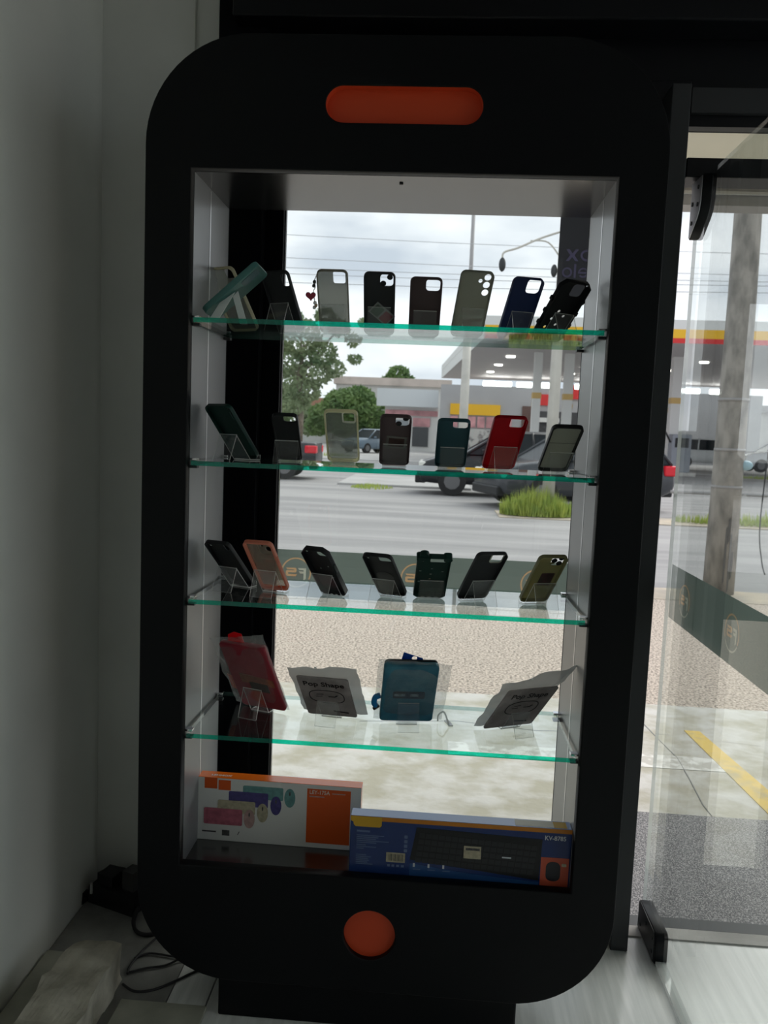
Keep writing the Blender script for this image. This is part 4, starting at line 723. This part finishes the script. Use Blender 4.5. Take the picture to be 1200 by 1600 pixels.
# overhead wires
random.seed(3)
wl = ['topmost thin overhead wire high above the lamp arm', 'thin overhead wire sloping just above the lamp arm', 'thin overhead wire passing behind the lamp heads', 'thin overhead wire just above the phone cases of the top shelf', 'lowest thin overhead wire behind the phone cases of the top shelf']
pw = pbr('faded_cable', (0.52, 0.53, 0.55), 0.8)
for i, (zA, zB, yy) in enumerate(((5.9, 5.3, 22), (5.0, 4.55, 21), (4.45, 4.25, 20), (4.05, 4.0, 19), (3.6, 3.7, 18))):
    tag(tube('overhead_wire', [(x_, yy, G + 1.15 + (zA + (zB - zA) * (x_ + 16) / 32) + 0.0012 * (x_ * x_)) for x_ in range(-16, 17, 4)], 0.009, pw, n=5), wl[i], 'wire', 'overhead wires')

# ---------------------------------------------------------------- cars
tyre = pbr('tyre', (0.02, 0.02, 0.021), 0.8); rimm = pbr('alloy_rim', (0.16, 0.16, 0.165), 0.5, metal=0.3); carglass = pbr('car_window', (0.015, 0.02, 0.024), 0.25, ior=1.25)
hl = pbr('headlight', (0.75, 0.75, 0.7), 0.15); tl = pbr('tail_light', (0.65, 0.015, 0.03), 0.25)
def carbody(st, wd):
    """loft of rounded sections along x: (x, z_low, z_high, half_width)"""
    bm = bmesh.new(); rings = []
    for x, z0, z1, hw in st:
        zs = z0 + (z1 - z0) * 0.55
        sec = [(-hw * .92, z0), (-hw, z0 + (z1 - z0) * .18), (-hw, zs), (-hw * .90, z1 - 0.02), (-hw * .7, z1), (hw * .7, z1), (hw * .90, z1 - 0.02), (hw, zs), (hw, z0 + (z1 - z0) * .18), (hw * .92, z0)]
        rings.append([bm.verts.new((x, y, z)) for y, z in sec])
    for a, b in zip(rings, rings[1:]):
        n = len(a)
        for k in range(n): bm.faces.new((a[k], b[k], b[(k + 1) % n], a[(k + 1) % n]))
    bm.faces.new(rings[0]); bm.faces.new(rings[-1][::-1]); bmesh.ops.recalc_face_normals(bm, faces=bm.faces); return bm
def frustum(bm, x0, x1, hw0, z0, xt0, xt1, hw1, z1):
    b = [bm.verts.new(p) for p in ((x0, -hw0, z0), (x1, -hw0, z0), (x1, hw0, z0), (x0, hw0, z0))]; t = [bm.verts.new(p) for p in ((xt0, -hw1, z1), (xt1, -hw1, z1), (xt1, hw1, z1), (xt0, hw1, z1))]
    bm.faces.new(b[::-1]); bm.faces.new(t)
    for k in range(4): bm.faces.new((b[k], b[(k + 1) % 4], t[(k + 1) % 4], t[k]))
def car(label, loc, rot, paint, ln=4.2, kind='sedan', group='cars across the road'):
    r = thing('car', label, 'car', loc, rot, group); h = ln / 2; wd = 0.84; zb = 0.30; belt = 0.92
    if kind == 'pickup':
        st = [(-h, .42, .70, .72), (-h + .12, .32, .86, .80), (-h + .5, .30, .95, wd), (h - .3, .34, .98, wd), (h - .02, .38, .98, .82), (h, .42, .95, .78)]; gh = (-h + 1.15, 0.75, -h + 1.85, 0.45); roof = 1.66
    elif kind == 'hatch':
        st = [(-h, .40, .62, .62), (-h + .10, .28, .74, .74), (-h + .45, .26, .86, wd), (-h + 1.1, .26, .95, wd), (h - .35, .28, .98, wd), (h - .08, .36, .96, .80), (h, .42, .85, .74)]; gh = (-h + 0.95, h - 0.12, -h + 1.75, h - 0.55); roof = 1.47
    else:
        st = [(-h, .40, .60, .60), (-h + .10, .27, .72, .74), (-h + .45, .25, .83, wd), (-h + 1.15, .25, .93, wd), (h - .75, .27, 1.00, wd), (h - .15, .32, 1.0, .82), (h, .42, .90, .74)]; gh = (-h + 1.05, h - 0.45, -h + 1.85, h - 1.15); roof = 1.45
    bm = carbody(st, wd); bmesh.ops.bevel(bm, geom=[e for e in bm.edges], offset=0.02, segments=1, affect='EDGES'); bmobj('body', bm, paint, r, True)
    bm = bmesh.new(); frustum(bm, gh[0], gh[1], wd * .93, belt, gh[2], gh[3], wd * .70, roof - 0.03); bmobj('window_band', bm, carglass, r)
    bm = bmesh.new(); frustum(bm, gh[2] - .05, gh[3] + .05, wd * .72, roof - 0.035, gh[2] + .15, gh[3] - .1, wd * .6, roof + 0.02); bmobj('car_roof', bm, paint, r)
    mid = (gh[2] + gh[3]) / 2
    for s in (-1, 1):
        for a, b in ((gh[0], gh[2]), (mid + .1, mid + .02), (gh[1], gh[3])): tube('pillar', [(a, s * wd * .935, belt - .01), (b, s * wd * .705, roof - .02)], 0.035, paint, r, n=6)
    for s in (-1, 1):
        for x_ in (-h + .78, h - .82):
            wbm = bmesh.new(); addtube(wbm, [(x_, s * (wd - .20), .31), (x_, s * (wd + .005), .31)], .31, 20); wh_ = bmobj('wheel', wbm, tyre, r)
            wbm = bmesh.new(); addtube(wbm, [(x_, s * (wd + .004), .31), (x_, s * (wd + .02), .31)], .18, 10); bmobj('hub_cap', wbm, rimm, wh_)
        a0, a1 = sorted((s * .42, s * .70)); box('headlight', -h + .03, -h + .25, a0, a1, .58, .72, hl, r, bev=.03); b0, b1 = sorted((s * .52, s * .85)); box('tail_light', h - .30, h + .01, b0, b1, .70, .90, tl, r, bev=.03)
    box('bumper', -h - .04, -h + .2, -.62, .62, .24, .42, M['blackp'], r, bev=.03); box('bumper', h - .2, h + .03, -.66, .66, .28, .46, M['blackp'], r, bev=.03)
    box('mirror', gh[0] + .35, gh[0] + .5, -wd - .12, -wd + .0, .93, 1.04, paint, r, bev=.02); box('mirror', gh[0] + .35, gh[0] + .5, wd, wd + .12, .93, 1.04, paint, r, bev=.02)
    return r
car('black saloon car facing the white shop, its rear behind a dark grey car', (1.82, 17.0, G), 0.0, pbr('black_paint', (0.012, 0.013, 0.016), 0.18), 4.25)
car('dark grey car stopped behind the grassy verge, nearest to the glass', (2.80, 14.55, G), 0.34, pbr('dark_grey_paint', (0.045, 0.05, 0.058), 0.2), 3.65, 'hatch')
car('dark pickup at the edge of the black post, its tail towards the shop street', (-5.35, 20.1, G), 0.03, pbr('charcoal_paint', (0.03, 0.03, 0.034), 0.3), 4.6, 'pickup')
car('white car facing the pumps, half hidden by the utility pole', (14.0, 41, G + 0.18), PI, pbr('white_paint', (0.72, 0.74, 0.75), 0.3), 4.2, 'hatch', 'white cars on the forecourt')
car('white car at the picture edge beyond the utility pole', (16.6, 38.0, G + 0.18), 0.0, pbr('white_paint_b', (0.70, 0.73, 0.77), 0.3), 4.2, 'hatch', 'white cars on the forecourt')
car('grey blue car parked in front of the round green tree', (-3.9, 49, G + 0.02), 0.9, pbr('blue_grey_paint', (0.13, 0.18, 0.23), 0.3), 4.2, 'hatch')

# ---------------------------------------------------------------- fuel station
wp = pbr('station_white', (0.70, 0.70, 0.68), 0.6); cu_ = pbr('canopy_underside', (0.56, 0.53, 0.53), 0.6); ye = pbr('station_yellow', (0.80, 0.46, 0.02), 0.5); rd = pbr('station_red', (0.62, 0.03, 0.03), 0.5); pk = pbr('poster_pink', (0.70, 0.36, 0.38), 0.6, var=0.4, scale=1.6)
CZ = 3.7 + E
fs_ = thing('fuel_canopy', 'fuel station canopy with white, yellow and red fascia on white columns', 'canopy', (0, 0, 0))
bm = bmesh.new(); q = [(1.72, 29.4), (20, 28.2), (24, 51), (0.25, 52.0)]
lo_ = [bm.verts.new((x, y, CZ)) for x, y in q]; hi_ = [bm.verts.new((x, y, CZ + 0.7)) for x, y in q]
bm.faces.new(lo_[::-1]); bm.faces.new(hi_)
for k in range(4): bm.faces.new((lo_[k], lo_[(k + 1) % 4], hi_[(k + 1) % 4], hi_[k]))
bmobj('canopy_slab', bm, cu_, fs_)
def fascia(name, z0, z1, mat, o_=0.03, sides=1):
    bm = bmesh.new()
    for (ax, ay), (bx_, by) in ((q[0], q[1]), (q[3], q[0]))[:sides]:
        d = Vector((bx_ - ax, by - ay, 0)).normalized(); n_ = Vector((d.y, -d.x, 0)) * o_
        vs = [Vector((ax, ay, z0)) + n_ - d * .03, Vector((bx_, by, z0)) + n_ + d * .03, Vector((bx_, by, z1)) + n_ + d * .03, Vector((ax, ay, z1)) + n_ - d * .03]
        a = [bm.verts.new(v) for v in vs]; b = [bm.verts.new(v - n_ * 0.95) for v in vs]; bm.faces.new(a); bm.faces.new(b[::-1])
        for k in range(4): bm.faces.new((a[k], b[k], b[(k + 1) % 4], a[(k + 1) % 4]))
    bmesh.ops.recalc_face_normals(bm, faces=bm.faces); return bmobj(name, bm, mat, fs_)
fascia('white_fascia', CZ + 0.48, CZ + 0.82, wp, 0.03, 2); fascia('white_side', CZ - 0.02, CZ + 0.48, wp, 0.02, 2); fascia('yellow_fascia', CZ + 0.16, CZ + 0.48, ye); fascia('red_fascia', CZ - 0.02, CZ + 0.16, rd)
ledm = emit('canopy_lamp', (1, 0.97, 0.9), 6.0)
for x_, y_ in ((3.29, 35.95), (3.08, 40.44), (2.97, 45.1), (7.39, 44.4), (11.71, 40.2), (11.77, 35.5), (7.4, 36), (7.4, 40.2)):
    bm = bmesh.new(); addtube(bm, [(x_, y_, CZ - 0.06), (x_, y_, CZ)], 0.20, 14); bmobj('lamp', bm, ledm, fs_)
for x_, y_, w_ in ((4.32, 34, .17), (5.68, 34.2, .19), (5.5, 44, .2), (7.25, 44, .22), (10.2, 34.0, .2), (12.4, 44, .25)):
    c_ = box('column', x_ - w_, x_ + w_, y_ - w_, y_ + w_, G, CZ, wp, fs_); box('column_band', x_ - w_ - .02, x_ + w_ + .02, y_ - w_ - .02, y_ + w_ + .02, G + 3.05, G + 3.3, pbr('column_amber', (0.62, 0.42, 0.16), 0.6), c_)
st = thing('station_shop', 'grey walled station shop with a yellow sign band beneath the canopy', 'building', (0, 0, 0))
sg = pbr('station_grey_wall', (0.42, 0.42, 0.43), 0.7, var=0.12, scale=0.4)
box('shop_wall', 0.25, 22, 55, 59.5, G, 3.5 + E, sg, st); box('sign_band', 0.95, 4.4, 54.85, 54.99, 1.45 + E, 2.2 + E, ye, st)
for i in range(7): box('poster', 1.0 + i * 0.62, 1.5 + i * 0.62, 54.88, 54.99, 0.6 + E, 1.35 + E, pk, st)
box('shop_window', 1.1, 5.6, 54.9, 54.99, -0.75 + E, 0.5 + E, pbr('shop_window_dark', (0.10, 0.10, 0.11), 0.2, col2=(0.5, 0.5, 0.48), scale=1.6, lo=0.5, hi=0.62), st)
box('red_sign', 7.0, 7.75, 54.8, 54.99, 2.3 + E, 3.05 + E, rd, st); box('red_sign', 9.1, 9.75, 54.8, 54.99, 2.8 + E, 3.75 + E, rd, st); box('shop_door', 5.9, 6.5, 54.9, 54.99, -0.9 + E, 2.2 + E, pbr('brown_door', (0.12, 0.07, 0.06), 0.5), st)
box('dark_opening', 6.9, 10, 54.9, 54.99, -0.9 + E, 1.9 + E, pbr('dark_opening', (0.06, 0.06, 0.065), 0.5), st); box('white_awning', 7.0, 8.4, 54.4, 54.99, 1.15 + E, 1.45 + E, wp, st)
for x_ in (11.5, 13.2): box('yellow_panel', x_, x_ + 1.2, 54.85, 54.99, 1.2 + E, 2.2 + E, ye, st); box('red_panel', x_, x_ + 1.2, 54.85, 54.99, 0.8 + E, 1.2 + E, rd, st)
tb = emit('strip_lamp', (1, 0.99, 0.96), 7.0)
sl_ = ['strip lamp under the fuel canopy nearest to the slim street pole', 'second strip lamp under the canopy counted from the slim street pole', 'third strip lamp under the canopy, beside a white column', 'shortest strip lamp under the fuel canopy', 'strip lamp under the canopy hidden behind the cabinet edge', 'long strip lamp under the canopy seen through the open glass door', 'strip lamp under the canopy beyond the concrete utility pole']
for n_, (x0, x1) in enumerate(((2.8, 4.55), (4.85, 5.8), (6.1, 6.95), (7.2, 7.5), (8.4, 10.4), (13.6, 15.9), (16.5, 18.5))):
    tag(box('strip_lamp', x0, x1, 48.9, 49.1, 3.12 + E, 3.42 + E, tb, bev=0.05), sl_[n_], 'lamp', 'strip lamps under the canopy')
pmp = thing('fuel_pump', 'grey fuel pump standing beside the black saloon car', 'fuel pump', (10.4, 33.5, G))
box('pump_body', -0.4, 0.4, -.3, .3, 0.15, 1.75, pbr('pump_grey', (0.28, 0.30, 0.34), 0.5), pmp, bev=.03); box('pump_base', -0.6, .6, -.5, .5, 0, .15, M['kerb'], pmp); box('pump_screen', -.28, .28, -.32, -.30, 1.2, 1.6, M['blackp'], pmp)
tube('pump_hose', smoothpts([(-.42, -.1, 1.4), (-.75, -.1, 1.9), (-.9, -.1, 1.2), (-.6, -.1, .5)], 5), .04, M['wire'], pmp)
yb = thing('traffic_bollard', 'yellow topped bollard beside the station shop', 'bollard', (6.9, 46, G)); tube('bollard_post', [(0, 0, 0), (0, 0, 1.4)], .08, wp, yb); bm = bmesh.new(); bmesh.ops.create_uvsphere(bm, u_segments=12, v_segments=8, radius=.25, matrix=T(0, 0, 1.6)); bmobj('bollard_top', bm, ye, yb, True)
# white corner shop
wsh = thing('corner_shop', 'small white shop with a pale fascia left of the fuel station', 'building', (0, 0, 0))
box('shop_wall', -3.9, 0.15, 60, 62, G, 2.3 + E, wp, wsh); box('shop_fascia', -4.5, 0.1, 59.2, 60.2, 2.0 + E, 3.3 + E, pbr('pale_fascia', (0.66, 0.69, 0.71), 0.6), wsh)
box('pink_stripe', -3.85, 0.1, 59.85, 59.99, 1.35 + E, 1.75 + E, pk, wsh); box('shop_door', -1.75, -.55, 59.9, 59.99, -0.95 + E, 0.5 + E, pbr('dark_doorway', (0.07, 0.075, 0.08), 0.3), wsh); box('door_sign', -1.75, -.45, 59.9, 59.99, 0.55 + E, 1.2 + E, pk, wsh)
box('shop_window', -3.5, -2.1, 59.9, 59.99, -0.4 + E, 1.0 + E, pbr('pale_window', (0.3, 0.33, 0.35), 0.2), wsh)
rb = pbr('roof_sheet', (0.58, 0.50, 0.45), 0.8, var=0.3, scale=0.5); rw = pbr('roof_pale', (0.60, 0.59, 0.57), 0.8, var=0.15, scale=0.5)
b_ = thing('warehouse', 'long pale warehouse roof behind the white corner shop', 'building', (0, 0, 0)); box('warehouse_wall', -9.6, 1.2, 75, 84, G, 4.4 + E, rw, b_); box('roof_edge', -9.8, 1.3, 74.6, 84, 4.4 + E, 5.1 + E, rb, b_)
b_ = thing('far_house', 'distant pale house with a reddish roof beyond the street', 'building', (0, 0, 0)); box('house_wall', -14, -10.5, 80, 86, G, 2.2 + E, wp, b_); box('house_roof', -14.3, -10.2, 79.5, 86, 2.2 + E, 3.2 + E, pbr('red_roof', (0.5, 0.25, 0.18), 0.8), b_)
b_ = thing('far_building', 'grey commercial building far beyond the utility pole', 'building', (0, 0, 0)); box('building_wall', 23, 36, 60, 70, G, 2.6 + E, rw, b_); box('roof_edge', 22.8, 36.2, 59.6, 70, 2.6 + E, 3.1 + E, M['greymetal'], b_); box('shop_window', 25, 29, 59.9, 59.99, -0.5 + E, 1.6 + E, pbr('dark_glass_front', (0.12, 0.10, 0.11), 0.3), b_); box('red_sign', 27, 30, 59.8, 59.99, 0.6 + E, 1.4 + E, rd, b_)

# ---------------------------------------------------------------- trees
def tree(label, loc, blobs, trunk, n, leaf, mat, group='trees across the road', lsz=0.3):
    r = thing('tree', label, 'tree', loc, 0, group); tb_ = tube('trunk', [Vector(p) for p in trunk], 0.2, M['bark'], r, n=8, rads=[0.28 * (1 - 0.6 * i / (len(trunk) - 1)) for i in range(len(trunk))])
    bm = bmesh.new(); tot = sum(b[3] ** 2 for b in blobs)
    for bx_, by, bz, br, sq in blobs:
        for _ in range(int(n * br * br / tot)):
            d = Vector((random.gauss(0, 1), random.gauss(0, 1), random.gauss(0, 1))).normalized() * br * random.uniform(0.55, 1.0) ** 0.6
            c = Vector((bx_, by, bz)) + Vector((d.x, d.y, d.z * sq)); a = Vector((random.gauss(0, 1), random.gauss(0, 1), random.gauss(0, 1))).normalized(); b = a.orthogonal().normalized()
            a *= lsz * random.uniform(.6, 1.2); b *= lsz * random.uniform(.3, .6)
            bm.faces.new([bm.verts.new(v) for v in (c - a, c + b, c + a, c - b)])
    f = bmobj('foliage', bm, mat, r); f['kind'] = 'stuff'
    for bx_, by, bz, br, sq in blobs[:5]: tube('branch', [Vector(trunk[-2]), Vector((bx_, by, bz))], .08, M['bark'], r, n=6)
    return r
random.seed(11)
tree('dense round green tree in front of the warehouse', (-7.1, 64, G), [(0, 0, 3.0, 2.0, .85), (-1.8, 0, 2.4, 1.5, .8), (1.9, -.3, 2.7, 1.7, .8), (.8, .3, 3.9, 1.4, .8), (-.8, .5, 3.6, 1.4, .8), (2.5, 0, 2.2, 1.0, .8), (-2.5, 0, 1.6, 1.0, .8), (2.5, 0, 1.5, 1.2, .7), (0, -.5, 1.8, 1.5, .7)], [(0, 0, 0), (.1, 0, 1.2), (0, 0, 2.2), (0, 0, 3)], 6500, 0.3, M['leaf'], lsz=.26)
tree('tall loose eucalyptus tree by the black window post', (-9.6, 55, G), [(0, 0, 7.6, 1.6, .9), (1.5, 0, 6.6, 1.1, .8), (-1.2, 0, 6.0, 1.3, .9), (.9, .3, 5.2, 1.3, .8), (2.6, 0, 8.4, .8, .8), (3.6, 0, 7.6, .6, .8), (.3, 0, 4.0, 1.2, .8), (1.6, 0, 9.2, .8, .7), (-.8, 0, 9.0, .9, .8), (2.4, 0, 5.6, .8, .8), (-.5, 0, 3.0, 1.1, .8), (4.4, 0, 8.8, .5, .7), (3.8, 0, 6.3, .5, .7)], [(0, 0, 0), (.1, 0, 2.5), (-.1, 0, 5), (.2, 0, 7.2)], 4200, .25, M['leaf2'], lsz=.22)
tree('small distant tree above the warehouse roof', (-4.6, 92, G), [(0, 0, 8.0, 1.3, .8), (-1, 0, 7.3, .9, .8), (1, 0, 7.4, .9, .8)], [(0, 0, 0), (0, 0, 4), (0, 0, 7)], 900, .3, M['leaf'], lsz=.3)
tree('green tree filling the street end beside the black window post', (-15.5, 74, G), [(0, 0, 3.8, 2.3, .9), (2.3, 0, 3.0, 1.7, .9), (-2.6, 0, 4.4, 2.2, .9), (1.0, 0, 5.6, 1.6, .9), (3.6, 0, 1.8, 1.2, .9)], [(0, 0, 0), (0, 0, 1.6), (0, 0, 3)], 3200, .3, M['leaf2'], lsz=.3)
tree('low bright shrub growing between the pumps', (4.2, 30.5, G), [(0, 0, .75, .65, .8), (-.7, 0, .55, .5, .8), (.7, 0, .6, .5, .8)], [(0, 0, 0), (0, 0, .3), (0, 0, .6)], 900, .1, M['leaf'], lsz=.11)
# unseen fill panel added behind the viewer to brighten the shop's inside
for x_, y_ in ((1.4, -3.2),):
    o_ = thing('added_fill_panel', 'unseen fill light panel added on the ceiling deep inside the shop', 'lamp', (x_, y_, 1.615 + E), 0, 'added fill light panels'); box('fill_frame', -.32, .32, -.32, .32, -0.02, 0, M['white'], o_); box('fill_diffuser', -.29, .29, -.29, .29, -0.024, -0.0201, emit('fill_glow_%d' % int(x_ * 10), (1, 0.98, 0.94), 1.5), o_)
